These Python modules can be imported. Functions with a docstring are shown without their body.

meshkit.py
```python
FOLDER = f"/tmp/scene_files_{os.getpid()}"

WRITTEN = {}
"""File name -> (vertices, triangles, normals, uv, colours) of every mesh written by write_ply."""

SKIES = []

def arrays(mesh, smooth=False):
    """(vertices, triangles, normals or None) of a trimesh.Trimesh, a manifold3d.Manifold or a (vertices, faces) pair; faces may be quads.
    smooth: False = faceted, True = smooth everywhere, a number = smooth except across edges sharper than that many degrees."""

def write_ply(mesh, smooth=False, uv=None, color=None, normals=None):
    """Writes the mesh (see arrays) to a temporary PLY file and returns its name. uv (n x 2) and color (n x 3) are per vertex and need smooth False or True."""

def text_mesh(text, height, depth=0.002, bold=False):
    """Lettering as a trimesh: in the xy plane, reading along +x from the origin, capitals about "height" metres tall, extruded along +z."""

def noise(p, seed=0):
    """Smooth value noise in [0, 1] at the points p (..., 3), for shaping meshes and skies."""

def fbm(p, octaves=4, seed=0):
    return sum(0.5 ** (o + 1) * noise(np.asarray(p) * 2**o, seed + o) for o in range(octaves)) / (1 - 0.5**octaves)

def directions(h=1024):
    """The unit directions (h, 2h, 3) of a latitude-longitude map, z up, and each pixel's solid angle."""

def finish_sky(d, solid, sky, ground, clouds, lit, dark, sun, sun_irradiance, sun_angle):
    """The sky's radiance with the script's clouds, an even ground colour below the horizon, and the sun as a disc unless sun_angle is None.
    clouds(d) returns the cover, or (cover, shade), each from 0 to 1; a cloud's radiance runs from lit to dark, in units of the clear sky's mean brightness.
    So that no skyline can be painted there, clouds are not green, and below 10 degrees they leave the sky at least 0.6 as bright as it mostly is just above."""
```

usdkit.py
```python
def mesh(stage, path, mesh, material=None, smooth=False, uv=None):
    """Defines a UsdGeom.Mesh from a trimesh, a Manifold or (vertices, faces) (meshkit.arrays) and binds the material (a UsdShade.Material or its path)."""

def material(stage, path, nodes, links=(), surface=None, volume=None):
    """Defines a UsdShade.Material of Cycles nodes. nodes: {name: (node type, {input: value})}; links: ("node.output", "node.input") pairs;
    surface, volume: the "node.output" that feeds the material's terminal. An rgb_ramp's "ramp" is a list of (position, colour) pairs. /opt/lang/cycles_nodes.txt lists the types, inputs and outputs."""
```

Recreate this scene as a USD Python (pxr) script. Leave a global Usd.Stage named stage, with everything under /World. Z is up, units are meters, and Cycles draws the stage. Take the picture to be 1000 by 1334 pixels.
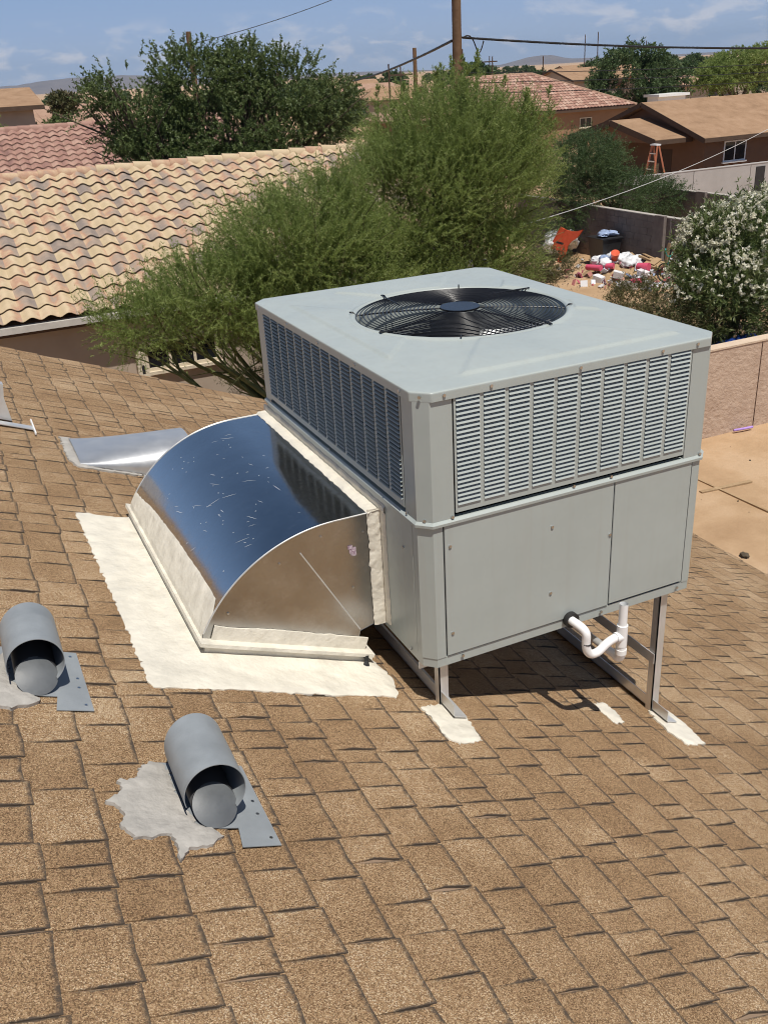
import math, random
import numpy as np
import trimesh
import usdkit
import meshkit
from pxr import Usd, UsdGeom, UsdLux, UsdShade, Sdf, Gf, Vt

stage = Usd.Stage.CreateInMemory()
UsdGeom.SetStageUpAxis(stage, UsdGeom.Tokens.z)
UsdGeom.SetStageMetersPerUnit(stage, 1.0)
world = UsdGeom.Xform.Define(stage, '/World')
stage.SetDefaultPrim(world.GetPrim())
UsdGeom.Scope.Define(stage, '/World/Looks')

# ------------------------------------------------------------------ camera, sky, sun, exposure
CAM = np.array([-1.12473, -2.29131, 1.78962])
RT = np.array([[0.9047651, -0.4225648, -0.0532829], [-0.2241288, -0.3659973, -0.9032233], [0.3621689, 0.8291471, -0.4258505]])
cam = UsdGeom.Camera.Define(stage, '/World/camera')
cam.CreateHorizontalApertureAttr(36.0)
cam.CreateVerticalApertureAttr(36.0 * 1024 / 767)
cam.CreateFocalLengthAttr(36.0 * 1.21411)
cam.CreateClippingRangeAttr(Gf.Vec2f(0.05, 60000.0))
EXPOSURE = 0.22
cam.CreateExposureAttr(EXPOSURE)
right, up, back = RT[0], -RT[1], -RT[2]
cam.AddTransformOp().Set(Gf.Matrix4d(*right, 0, *up, 0, *back, 0, *CAM, 1))

SUN = np.array([0.0, -0.40, 1.0]); SUN /= np.linalg.norm(SUN)
SUN_EL = math.asin(SUN[2]); SUN_ROT = math.atan2(SUN[0], SUN[1])
SKY_STRENGTH = 0.05
sky_mat = usdkit.material(stage, '/World/Looks/sky_look', {
    'tc': ('texture_coordinate', {}),
    'sky': ('sky_texture', {'sky_type': 'single_scattering', 'sun_disc': False, 'sun_elevation': SUN_EL, 'sun_rotation': SUN_ROT,
                            'altitude': 300.0, 'air_density': 1.0, 'aerosol_density': 0.15, 'ozone_density': 1.2}),
    'sep': ('separate_xyz', {}), 'hs': ('hsv', {'saturation': 1.06, 'value': 1.0}), 'hz': ('map_range', {'from_min': 0.0, 'from_max': 0.10, 'to_min': 0.0, 'to_max': 1.0, 'clamp': True}), 'hr': ('rgb_ramp', {'ramp': [(0.0, (8.4, 9.8, 12.3)), (0.5, (5.9, 8.0, 12.0)), (1.0, (4.2, 6.7, 11.6))]}), 'hf': ('map_range', {'from_min': 0.05, 'from_max': 0.5, 'to_min': 0.92, 'to_max': 0.0, 'clamp': True}), 'hm': ('mix', {'mix_type': 'mix'}),
    'map': ('mapping', {'scale': (1.0, 1.0, 2.6), 'location': (0.31, 0.1, 0.0)}),
    'n1': ('noise_texture', {'scale': 21.0, 'detail': 7.0, 'roughness': 0.58, 'distortion': 0.3}),
    'r1': ('map_range', {'from_min': 0.50, 'from_max': 0.63, 'to_min': 0.0, 'to_max': 0.85, 'clamp': True}),
    'lo': ('map_range', {'from_min': 0.004, 'from_max': 0.014, 'to_min': 0.3, 'to_max': 1.0, 'clamp': True}),
    'hi': ('map_range', {'from_min': 0.03, 'from_max': 0.06, 'to_min': 1.0, 'to_max': 0.0, 'clamp': True}),
    'm1': ('math', {'math_type': 'multiply'}),
    'm2': ('math', {'math_type': 'multiply'}),
    'mix': ('mix', {'mix_type': 'mix', 'color2': (13.0, 12.8, 13.4)}),
    'bg': ('background_shader', {'strength': SKY_STRENGTH}),
}, [('tc.generated', 'sep.vector'), ('tc.generated', 'map.vector'), ('map.vector', 'n1.vector'), ('n1.fac', 'r1.value'),
    ('sep.z', 'lo.value'), ('sep.z', 'hi.value'), ('r1.result', 'm1.value1'), ('lo.result', 'm1.value2'), ('m1.value', 'm2.value1'),
    ('hi.result', 'm2.value2'), ('m2.value', 'mix.fac'), ('sky.color', 'hs.color'), ('sep.z', 'hz.value'), ('hz.result', 'hr.fac'), ('sep.z', 'hf.value'), ('hf.result', 'hm.fac'), ('hs.color', 'hm.color1'), ('hr.color', 'hm.color2'), ('hm.color', 'mix.color1'), ('mix.color', 'bg.color')], surface='bg.background')
dome = UsdLux.DomeLight.Define(stage, '/World/sky')
UsdShade.MaterialBindingAPI.Apply(dome.GetPrim()).Bind(sky_mat)
dome.GetPrim().SetCustomDataByKey('kind', 'structure')
dome.GetPrim().SetCustomDataByKey('label', 'clear blue desert sky with small white clouds low down')
sun = UsdLux.DistantLight.Define(stage, '/World/sun')
sun.CreateNormalizeAttr(True); sun.CreateIntensityAttr(1.08); sun.CreateAngleAttr(0.53); sun.CreateColorAttr(Gf.Vec3f(1.0, 0.95, 0.87))
_x = np.cross([0, 1, 0], SUN); _x /= np.linalg.norm(_x); _y = np.cross(SUN, _x)
sun.AddTransformOp().Set(Gf.Matrix4d(*_x, 0, *_y, 0, *SUN, 0, 0, 0, 50, 1))

# ------------------------------------------------------------------ helpers
used = {}
def fresh(parent, name):
    k = used.get((parent, name), 0); used[(parent, name)] = k + 1
    return f'{parent}/{name}' if k == 0 else f'{parent}/{name}_{k:03d}'

class B:
    """collects triangles of ONE mesh, with an optional tint (3 floats) per vertex"""
    def __init__(s): s.v, s.f, s.t, s.n = [], [], [], 0
    def add(s, v, f, tint=(0.5, 0.5, 0.5)):
        v = np.asarray(v, float).reshape(-1, 3); f = np.asarray(f, int)
        if f.ndim == 2 and f.shape[1] == 4: f = np.vstack([f[:, [0, 1, 2]], f[:, [0, 2, 3]]])
        s.v.append(v); s.f.append(f + s.n); s.n += len(v)
        s.t.append(np.broadcast_to(np.asarray(tint, float), (len(v), 3)))
        return s
    def box(s, a, b, tint=(0.5, 0.5, 0.5)):
        a, b = np.asarray(a, float), np.asarray(b, float)
        return s.obox((a + b) / 2, np.eye(3), (b - a) / 2, tint)
    def obox(s, c, ax, h, tint=(0.5, 0.5, 0.5)):
        c, ax, h = np.asarray(c, float), np.asarray(ax, float), np.asarray(h, float)
        k = np.array([[x, y, z] for x in (-1, 1) for y in (-1, 1) for z in (-1, 1)], float) * h
        f = [[0, 1, 3, 2], [4, 6, 7, 5], [0, 4, 5, 1], [2, 3, 7, 6], [0, 2, 6, 4], [1, 5, 7, 3]]
        return s.add(c + k @ ax, f, tint)
    def beam(s, p, q, w, h, upv=(0, 0, 1), tint=(0.5, 0.5, 0.5)):
        p, q = np.asarray(p, float), np.asarray(q, float); d = q - p; L = np.linalg.norm(d); d /= L
        a = np.cross(upv, d)
        if np.linalg.norm(a) < 1e-6: a = np.cross((1, 0, 0), d)
        a /= np.linalg.norm(a); c = np.cross(d, a)
        return s.obox((p + q) / 2, np.array([d, a, c]), (L / 2, w / 2, h / 2), tint)
    def tube(s, path, r, seg=8, cap=True, tint=(0.5, 0.5, 0.5), closed=False):
        P = np.asarray(path, float); n = len(P); r = np.broadcast_to(np.asarray(r, float), (n,))
        T = np.roll(P, -1, 0) - np.roll(P, 1, 0) if closed else np.gradient(P, axis=0)
        T /= np.maximum(np.linalg.norm(T, axis=1, keepdims=True), 1e-12)
        ref = np.array([0, 0, 1.0]) if abs(T[0][2]) < 0.9 else np.array([1.0, 0, 0])
        a = ref - T[0] * (ref @ T[0]); a /= np.linalg.norm(a); A = []
        for i in range(n):
            a = a - T[i] * (a @ T[i]); a /= np.linalg.norm(a); A.append(a)
        A = np.array(A); Bn = np.cross(T, A)
        th = np.arange(seg) / seg * 2 * np.pi
        ring = P[:, None] + r[:, None, None] * (A[:, None] * np.cos(th)[None, :, None] + Bn[:, None] * np.sin(th)[None, :, None])
        i = np.arange(n if closed else n - 1)[:, None]; j = np.arange(seg)[None, :]
        i2 = (i + 1) % n; j2 = (j + 1) % seg
        f = np.stack([i * seg + j, i * seg + j2, i2 * seg + j2, i2 * seg + j], -1).reshape(-1, 4)
        f = np.vstack([f[:, [0, 1, 2]], f[:, [0, 2, 3]]])
        v = ring.reshape(-1, 3)
        if cap and not closed:
            c0, c1 = len(v), len(v) + 1
            v = np.vstack([v, P[0], P[-1]]); jj = np.arange(seg); k2 = (jj + 1) % seg
            f = np.vstack([f, np.stack([np.full(seg, c0), k2, jj], 1), np.stack([np.full(seg, c1), (n - 1) * seg + jj, (n - 1) * seg + k2], 1)])
        return s.add(v, f, tint)
    def grid(s, V, tint=(0.5, 0.5, 0.5), flip=False):
        """V: (n, m, 3) sheet"""
        V = np.asarray(V, float); n, m = V.shape[:2]
        i = np.arange(n - 1)[:, None]; j = np.arange(m - 1)[None, :]
        q = np.stack([i * m + j, (i + 1) * m + j, (i + 1) * m + j + 1, i * m + j + 1], -1).reshape(-1, 4)
        if flip: q = q[:, ::-1]
        if not isinstance(tint, tuple): tint = np.asarray(tint).reshape(-1, 3)
        return s.add(V.reshape(-1, 3), q, tint)
    def prism(s, poly, to3, w0, w1, tint=(0.5, 0.5, 0.5)):
        """closed prism of a simple 2-D polygon; to3(uv (n,2), w) -> (n,3)"""
        from shapely.geometry import Polygon
        p = np.asarray(poly, float)
        pts, tri = trimesh.creation.triangulate_polygon(Polygon(p), engine='earcut')
        pts = np.asarray(pts)[:, :2]; tri = np.asarray(tri); n = len(pts); m = len(p)
        f = [tri[:, ::-1], tri + n]
        v = [to3(pts, w0), to3(pts, w1), to3(p, w0), to3(p, w1)]
        i = np.arange(m); j = (i + 1) % m; o = 2 * n
        area = 0.5 * np.sum(p[:, 0] * np.roll(p[:, 1], -1) - np.roll(p[:, 0], -1) * p[:, 1])
        q = np.stack([o + i, o + j, o + m + j, o + m + i], 1)
        if area < 0: q = q[:, ::-1]
        f.append(np.vstack([q[:, [0, 1, 2]], q[:, [0, 2, 3]]]))
        return s.add(np.vstack(v), np.vstack(f), tint)
    def merge(s, o):
        for v, f, t in zip(o.v, o.f, o.t): pass
        V, F, Tn = o.arrays(); return s.add(V, F, Tn)
    def arrays(s): return np.vstack(s.v), np.vstack(s.f), np.vstack(s.t)

def tag(prim, label=None, cat=None, group=None, kind=None):
    p = prim.GetPrim() if hasattr(prim, 'GetPrim') else prim
    for k, x in (('label', label), ('category', cat), ('group', group), ('kind', kind)):
        if x: p.SetCustomDataByKey(k, x)
    return p

def obj(name, b, mat, parent='/World', smooth=False, tint=False, label=None, cat=None, group=None, kind=None):
    path = fresh(str(parent), name)
    if isinstance(b, B): V, F, Tn = b.arrays()
    else: V, F, Tn = np.asarray(b.vertices), np.asarray(b.faces), None
    m = usdkit.mesh(stage, path, (V, F), LK[mat], smooth=smooth)
    if tint and Tn is not None:
        UsdGeom.PrimvarsAPI(m).CreatePrimvar('tint', Sdf.ValueTypeNames.Float3Array, 'vertex').Set(Vt.Vec3fArray.FromNumpy(np.ascontiguousarray(Tn, np.float32)))
    tag(m, label, cat, group, kind)
    return path

def thing(name, label, cat, group=None, loc=None, rotz=0):
    path = fresh('/World', name)
    x = UsdGeom.Xform.Define(stage, path)
    if loc is not None: x.AddTranslateOp().Set(Gf.Vec3d(*map(float, loc)))
    if rotz: x.AddRotateZOp().Set(math.degrees(rotz))
    tag(x, label, cat, group)
    return path

def copy_of(src, label, group, loc, rotz=0, scale=None, cat=None):
    name = src.rsplit('/', 1)[1]
    path = fresh('/World', name)
    x = UsdGeom.Xform.Define(stage, path)
    x.GetPrim().GetReferences().AddInternalReference(src); x.GetPrim().SetInstanceable(True)
    x.ClearXformOpOrder()
    x.AddTranslateOp().Set(Gf.Vec3d(*map(float, loc)))
    x.AddRotateZOp().Set(math.degrees(rotz))
    if scale: x.AddScaleOp().Set(Gf.Vec3f(*scale))
    tag(x, label, cat, group)
    return path

# ------------------------------------------------------------------ materials
LK = {}
def look(name, nodes, links, surface='p.BSDF', volume=None):
    LK[name] = usdkit.material(stage, f'/World/Looks/{name}', nodes, links, surface=surface, volume=volume)
def plain(name, col, rough=0.6, metal=0.0, var=0.12, scale=6.0, bump=0.0, bscale=60.0, spec=0.5, coat=0.0):
    """a base colour with soft large-scale variation, varied gloss and a fine relief"""
    c = np.array(col)
    nodes = {'g': ('geometry', {}), 'n': ('noise_texture', {'scale': scale, 'detail': 6.0, 'roughness': 0.6}),
             'r': ('rgb_ramp', {'ramp': [(0.25, tuple(c * (1 - var))), (0.75, tuple(np.minimum(c * (1 + var), 0.95)))]}),
             'rr': ('map_range', {'from_min': 0.3, 'from_max': 0.7, 'to_min': max(rough - 0.06, 0.02), 'to_max': min(rough + 0.06, 1.0)}),
             'b': ('noise_texture', {'scale': bscale, 'detail': 4.0}), 'bu': ('bump', {'strength': 1.0, 'distance': bump}),
             'p': ('principled_bsdf', {'metallic': metal, 'specular_ior_level': spec})}
    links = [('g.position', 'n.vector'), ('g.position', 'b.vector'), ('n.fac', 'r.fac'), ('r.color', 'p.base_color'), ('n.fac', 'rr.value'), ('rr.result', 'p.roughness')]
    if bump > 0: links += [('b.fac', 'bu.height'), ('bu.normal', 'p.normal')]
    look(name, nodes, links)

look('cabinet_paint', {
    'g': ('geometry', {}), 'n': ('noise_texture', {'scale': 2.4, 'detail': 7.0, 'roughness': 0.65}), 'mp': ('mapping', {'scale': (34.0, 34.0, 1.3)}),
    'st': ('noise_texture', {'scale': 1.0, 'detail': 5.0, 'roughness': 0.6}), 'sr': ('map_range', {'from_min': 0.50, 'from_max': 0.75, 'to_min': 0.0, 'to_max': 0.22}),
    'r': ('rgb_ramp', {'ramp': [(0.3, (0.352, 0.386, 0.366)), (0.7, (0.39, 0.425, 0.404))]}), 'mx': ('mix', {'mix_type': 'mix', 'color2': (0.33, 0.315, 0.28)}),
    'rr': ('map_range', {'from_min': 0.3, 'from_max': 0.7, 'to_min': 0.26, 'to_max': 0.40}), 'b': ('noise_texture', {'scale': 3.2, 'detail': 2.0}),
    'bu': ('bump', {'strength': 1.0, 'distance': 0.0022}), 'p': ('principled_bsdf', {}),
}, [('g.position', 'n.vector'), ('g.position', 'mp.vector'), ('mp.vector', 'st.vector'), ('st.fac', 'sr.value'), ('n.fac', 'r.fac'), ('r.color', 'mx.color1'), ('sr.result', 'mx.fac'),
    ('mx.color', 'p.base_color'), ('n.fac', 'rr.value'), ('rr.result', 'p.roughness'), ('g.position', 'b.vector'), ('b.fac', 'bu.height'), ('bu.normal', 'p.normal')])
plain('dark_inside', (0.012, 0.013, 0.016), 0.7, var=0.2)
plain('coil', (0.03, 0.035, 0.045), 0.45, metal=0.6, var=0.2, scale=30)
plain('black_wire', (0.012, 0.012, 0.014), 0.26, var=0.2)
plain('fan_blade', (0.30, 0.31, 0.32), 0.38, metal=0.7)
plain('screw', (0.55, 0.55, 0.55), 0.3, metal=1.0)
plain('galv', (0.62, 0.62, 0.61), 0.42, metal=0.55, var=0.08, scale=18, bump=0.0002, bscale=40)
plain('pvc', (0.82, 0.82, 0.81), 0.32, var=0.04)
plain('rubber', (0.015, 0.015, 0.015), 0.6)
plain('white_sealant', (0.65, 0.61, 0.52), 0.5, var=0.13, scale=13, bump=0.012, bscale=15)
plain('vent_paint', (0.235, 0.255, 0.27), 0.5, var=0.16, scale=11, bump=0.0012, bscale=28)
plain('flap_dark', (0.105, 0.113, 0.12), 0.5, var=0.2, scale=16, bump=0.001, bscale=30)  # the vent grey in a darker tone, for the flap alone
plain('vent_inside', (0.05, 0.05, 0.055), 0.7)
plain('mastic', (0.36, 0.34, 0.31), 0.8, var=0.22, scale=16, bump=0.006, bscale=45)
plain('fascia', (0.26, 0.18, 0.12), 0.8)
plain('stucco_tan', (0.36, 0.28, 0.21), 0.95, var=0.1, scale=2, bump=0.006, bscale=70)
plain('silver_paint', (0.62, 0.63, 0.64), 0.42, metal=0.75, var=0.06, scale=10, bump=0.0003, bscale=50)

# mirror-like new sheet metal: faint oil-canning, white scuffs
look('sheet_metal', {
    'g': ('geometry', {}),
    'n': ('noise_texture', {'scale': 2.2, 'detail': 2.0}), 'bu': ('bump', {'strength': 1.0, 'distance': 0.0035}),
    'n2': ('noise_texture', {'scale': 34.0, 'detail': 3.0}), 'bu2': ('bump', {'strength': 1.0, 'distance': 0.00012}),
    'rg': ('map_range', {'from_min': 0.2, 'from_max': 0.8, 'to_min': 0.09, 'to_max': 0.2}),
    'p': ('principled_bsdf', {'base_color': (0.57, 0.575, 0.58), 'metallic': 1.0}),
}, [('g.position', 'n.vector'), ('n.fac', 'bu.height'), ('g.position', 'n2.vector'), ('n2.fac', 'bu2.height'), ('bu.normal', 'bu2.normal'),
    ('bu2.normal', 'p.normal'), ('n2.fac', 'rg.value'), ('rg.result', 'p.roughness')])
look('sticker_print', {'g': ('geometry', {}), 'v': ('voronoi_texture', {'scale': 260.0}), 's': ('separate_xyz', {}), 'r': ('rgb_ramp', {'ramp': [(0.0, (0.55, 0.45, 0.5)), (0.45, (0.30, 0.16, 0.24)), (0.8, (0.62, 0.58, 0.6)), (1.0, (0.2, 0.1, 0.16))]}), 'p': ('principled_bsdf', {'roughness': 0.4})}, [('g.position', 'v.vector'), ('v.color', 's.vector'), ('s.x', 'r.fac'), ('r.color', 'p.base_color')])
plain('flat_metal', (0.45, 0.45, 0.445), 0.22, metal=1.0, var=0.07, scale=9, bump=0.0006, bscale=3.5)
plain('scuff', (0.66, 0.69, 0.74), 0.6, metal=0.4)

# asphalt shingle: mineral granules of several browns; tint.x = dark cut edge plus the slight shadow painted along it, tint.y = tone of the tab, tint.z = blend across it
look('shingle', {
    'g': ('geometry', {}), 'at': ('attribute', {'attribute': 'tint'}), 'sp': ('separate_xyz', {}),
    'v': ('voronoi_texture', {'scale': 470.0, 'randomness': 1.0}), 'vs': ('separate_xyz', {}),
    'gr': ('rgb_ramp', {'ramp': [(0.0, (0.12, 0.070, 0.036)), (0.2, (0.215, 0.127, 0.065)), (0.5, (0.345, 0.218, 0.115)), (0.78, (0.47, 0.313, 0.172)), (0.92, (0.58, 0.42, 0.255)), (1.0, (0.69, 0.56, 0.39))]}),
    'n': ('noise_texture', {'scale': 2.6, 'detail': 9.0, 'roughness': 0.72}),
    'nr': ('map_range', {'from_min': 0.28, 'from_max': 0.72, 'to_min': -0.22, 'to_max': 0.20}),
    'a1': ('math', {'math_type': 'add'}), 'a2': ('math', {'math_type': 'add'}),
    'tm': ('map_range', {'from_min': 0.0, 'from_max': 1.0, 'to_min': -0.15, 'to_max': 0.15}),
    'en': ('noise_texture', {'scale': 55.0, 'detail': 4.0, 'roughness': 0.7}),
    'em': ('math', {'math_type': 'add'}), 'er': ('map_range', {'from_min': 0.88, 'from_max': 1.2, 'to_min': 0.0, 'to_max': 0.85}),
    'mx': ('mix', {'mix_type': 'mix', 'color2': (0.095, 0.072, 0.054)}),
    'bu': ('bump', {'strength': 0.9, 'distance': 0.003}),
    'p': ('principled_bsdf', {'roughness': 0.9, 'specular_ior_level': 0.25}),
}, [('g.position', 'v.vector'), ('v.color', 'vs.vector'), ('at.vector', 'sp.vector'), ('g.position', 'n.vector'), ('n.fac', 'nr.value'), ('vs.x', 'a1.value1'),
    ('sp.y', 'tm.value'), ('tm.result', 'a1.value2'), ('a1.value', 'a2.value1'), ('nr.result', 'a2.value2'), ('a2.value', 'gr.fac'), ('gr.color', 'mx.color1'),
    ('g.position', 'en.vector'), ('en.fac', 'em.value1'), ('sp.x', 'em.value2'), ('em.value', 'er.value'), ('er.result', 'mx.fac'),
    ('mx.color', 'p.base_color'), ('v.distance', 'bu.height'), ('bu.normal', 'p.normal')])

def mineral(name, stops, scale=6.0, detail=8.0, rough=0.92, bump=0.01, bscale=30.0, distort=0.0):
    look(name, {'g': ('geometry', {}), 'n': ('noise_texture', {'scale': scale, 'detail': detail, 'roughness': 0.65, 'distortion': distort}),
                'r': ('rgb_ramp', {'ramp': stops}), 'b': ('noise_texture', {'scale': bscale, 'detail': 6.0, 'roughness': 0.7}),
                'bu': ('bump', {'strength': 1.0, 'distance': bump}), 'p': ('principled_bsdf', {'roughness': rough, 'specular_ior_level': 0.2})},
         [('g.position', 'n.vector'), ('g.position', 'b.vector'), ('n.fac', 'r.fac'), ('r.color', 'p.base_color'), ('b.fac', 'bu.height'), ('bu.normal', 'p.normal')])
mineral('sand', [(0.3, (0.34, 0.22, 0.125)), (0.48, (0.41, 0.275, 0.162)), (0.6, (0.46, 0.32, 0.20)), (0.75, (0.39, 0.27, 0.165))], 0.9, 10, 0.95, 0.02, 9)
mineral('slump_block', [(0.3, (0.46, 0.335, 0.25)), (0.7, (0.58, 0.44, 0.335))], 3.0, 6, 0.95, 0.035, 13, 0.4)
mineral('wall_cap', [(0.3, (0.54, 0.42, 0.31)), (0.7, (0.62, 0.49, 0.37))], 5.0, 6, 0.95, 0.01, 30)
mineral('grey_block', [(0.3, (0.15, 0.125, 0.115)), (0.7, (0.24, 0.205, 0.185))], 2.5, 6, 0.95, 0.006, 60)
mineral('mortar', [(0.3, (0.34, 0.31, 0.28)), (0.7, (0.44, 0.40, 0.36))], 8.0, 4, 0.95, 0.004, 60)
mineral('light_wall', [(0.3, (0.36, 0.335, 0.315)), (0.7, (0.43, 0.40, 0.38))], 1.2, 6, 0.95, 0.004, 40)
mineral('stucco_beige', [(0.3, (0.36, 0.29, 0.23)), (0.7, (0.44, 0.36, 0.29))], 1.0, 6, 0.95, 0.004, 60)
mineral('stucco_brown', [(0.3, (0.155, 0.09, 0.058)), (0.7, (0.19, 0.113, 0.074))], 0.8, 6, 0.95, 0.004, 60)
mineral('stucco_orange', [(0.3, (0.25, 0.15, 0.09)), (0.7, (0.31, 0.19, 0.115))], 0.8, 6, 0.95, 0.004, 60)
mineral('trim_brown', [(0.3, (0.085, 0.055, 0.04)), (0.7, (0.11, 0.072, 0.05))], 3, 4)
mineral('cream_trim', [(0.3, (0.58, 0.50, 0.38)), (0.7, (0.68, 0.60, 0.47))], 3, 4)
mineral('far_shingle', [(0.25, (0.22, 0.135, 0.08)), (0.5, (0.30, 0.19, 0.115)), (0.75, (0.36, 0.235, 0.15))], 1.6, 9, 0.95, 0.01, 6)
mineral('far_tile', [(0.3, (0.30, 0.185, 0.13)), (0.7, (0.38, 0.25, 0.18))], 1.5, 9)
mineral('pole_wood', [(0.3, (0.13, 0.075, 0.042)), (0.7, (0.20, 0.125, 0.075))], 4, 6)
mineral('raw_wood', [(0.3, (0.30, 0.20, 0.11)), (0.7, (0.42, 0.30, 0.18))], 6, 6)
mineral('bark', [(0.3, (0.075, 0.058, 0.04)), (0.7, (0.13, 0.105, 0.075))], 9, 6, 0.95, 0.01, 40)
mineral('green_bark', [(0.3, (0.085, 0.10, 0.035)), (0.7, (0.16, 0.165, 0.07))], 9, 6, 0.85, 0.003, 40)
mineral('mountain_rock', [(0.3, (0.13, 0.10, 0.085)), (0.7, (0.19, 0.155, 0.13))], 0.004, 9, 1.0, 1.0, 0.02)
plain('white_frame', (0.80, 0.80, 0.78), 0.4, var=0.03)
plain('dark_pane', (0.012, 0.013, 0.016), 0.06, var=0.1)
plain('red_plastic', (0.60, 0.085, 0.03), 0.35, var=0.08)
plain('pink_plastic', (0.62, 0.09, 0.16), 0.4, var=0.1)
plain('white_plastic', (0.72, 0.72, 0.73), 0.3, var=0.10, scale=14, bump=0.01, bscale=22)
plain('grey_plastic', (0.24, 0.25, 0.28), 0.3, var=0.25, scale=14, bump=0.01, bscale=22)
plain('blue_plastic', (0.30, 0.38, 0.55), 0.3, var=0.2, scale=14, bump=0.01, bscale=22)
plain('black_plastic', (0.022, 0.022, 0.024), 0.4, var=0.2, bump=0.004, bscale=25)
plain('cardboard', (0.36, 0.24, 0.13), 0.9, var=0.12)
plain('blue_tarp', (0.012, 0.035, 0.17), 0.35, var=0.15, bump=0.01, bscale=15)
plain('purple_foam', (0.38, 0.24, 0.58), 0.6)
plain('orange_rail', (0.48, 0.17, 0.09), 0.45)
plain('alu', (0.72, 0.72, 0.72), 0.35, metal=0.7)
plain('teal_paint', (0.03, 0.30, 0.26), 0.3)
plain('white_gloss', (0.78, 0.78, 0.78), 0.3)
plain('tyre', (0.03, 0.03, 0.03), 0.7)
plain('cable', (0.010, 0.010, 0.011), 0.55)
plain('light_cable', (0.55, 0.54, 0.52), 0.5)
plain('gutter', (0.50, 0.47, 0.43), 0.5)
def tiles_look(name, stops):
    look(name, {'g': ('geometry', {}), 'at': ('attribute', {'attribute': 'tint'}), 'sp': ('separate_xyz', {}),
                'n': ('noise_texture', {'scale': 3.2, 'detail': 6.0, 'roughness': 0.6}), 'nr': ('map_range', {'from_min': 0.3, 'from_max': 0.7, 'to_min': -0.22, 'to_max': 0.22}),
                'a': ('math', {'math_type': 'add'}), 'r': ('rgb_ramp', {'ramp': stops}),
                'b': ('noise_texture', {'scale': 60.0, 'detail': 5.0}), 'bu': ('bump', {'strength': 1.0, 'distance': 0.003}),
                'p': ('principled_bsdf', {'roughness': 0.85, 'specular_ior_level': 0.25})},
         [('g.position', 'n.vector'), ('n.fac', 'nr.value'), ('at.vector', 'sp.vector'), ('sp.x', 'a.value1'), ('nr.result', 'a.value2'), ('a.value', 'r.fac'),
          ('r.color', 'p.base_color'), ('g.position', 'b.vector'), ('b.fac', 'bu.height'), ('bu.normal', 'p.normal')])
tiles_look('tile_cream', [(0.0, (0.45, 0.35, 0.22)), (0.3, (0.51, 0.40, 0.265)), (0.45, (0.46, 0.325, 0.215)), (0.56, (0.41, 0.245, 0.165)), (0.68, (0.34, 0.26, 0.20)), (1.0, (0.23, 0.19, 0.165))])
tiles_look('tile_pink', [(0.0, (0.40, 0.255, 0.20)), (0.5, (0.32, 0.185, 0.145)), (1.0, (0.22, 0.125, 0.105))])
tiles_look('tile_red', [(0.0, (0.46, 0.31, 0.24)), (0.5, (0.36, 0.205, 0.155)), (1.0, (0.26, 0.14, 0.105))])
def leaf_look(name, stops, trans=0.3, rough=0.55, tcol=None):
    tcol = tcol or tuple(min(1.0, c * 1.5) for c in stops[1][1])
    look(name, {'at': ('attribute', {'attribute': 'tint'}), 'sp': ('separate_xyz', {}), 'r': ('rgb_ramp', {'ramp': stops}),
                'p': ('principled_bsdf', {'roughness': rough, 'specular_ior_level': 0.35}), 'tr': ('translucent_bsdf', {'color': tcol}), 'm': ('mix_closure', {'fac': trans})},
         [('at.vector', 'sp.vector'), ('sp.x', 'r.fac'), ('r.color', 'p.base_color'), ('p.BSDF', 'm.closure1'), ('tr.BSDF', 'm.closure2')], surface='m.closure')
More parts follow.
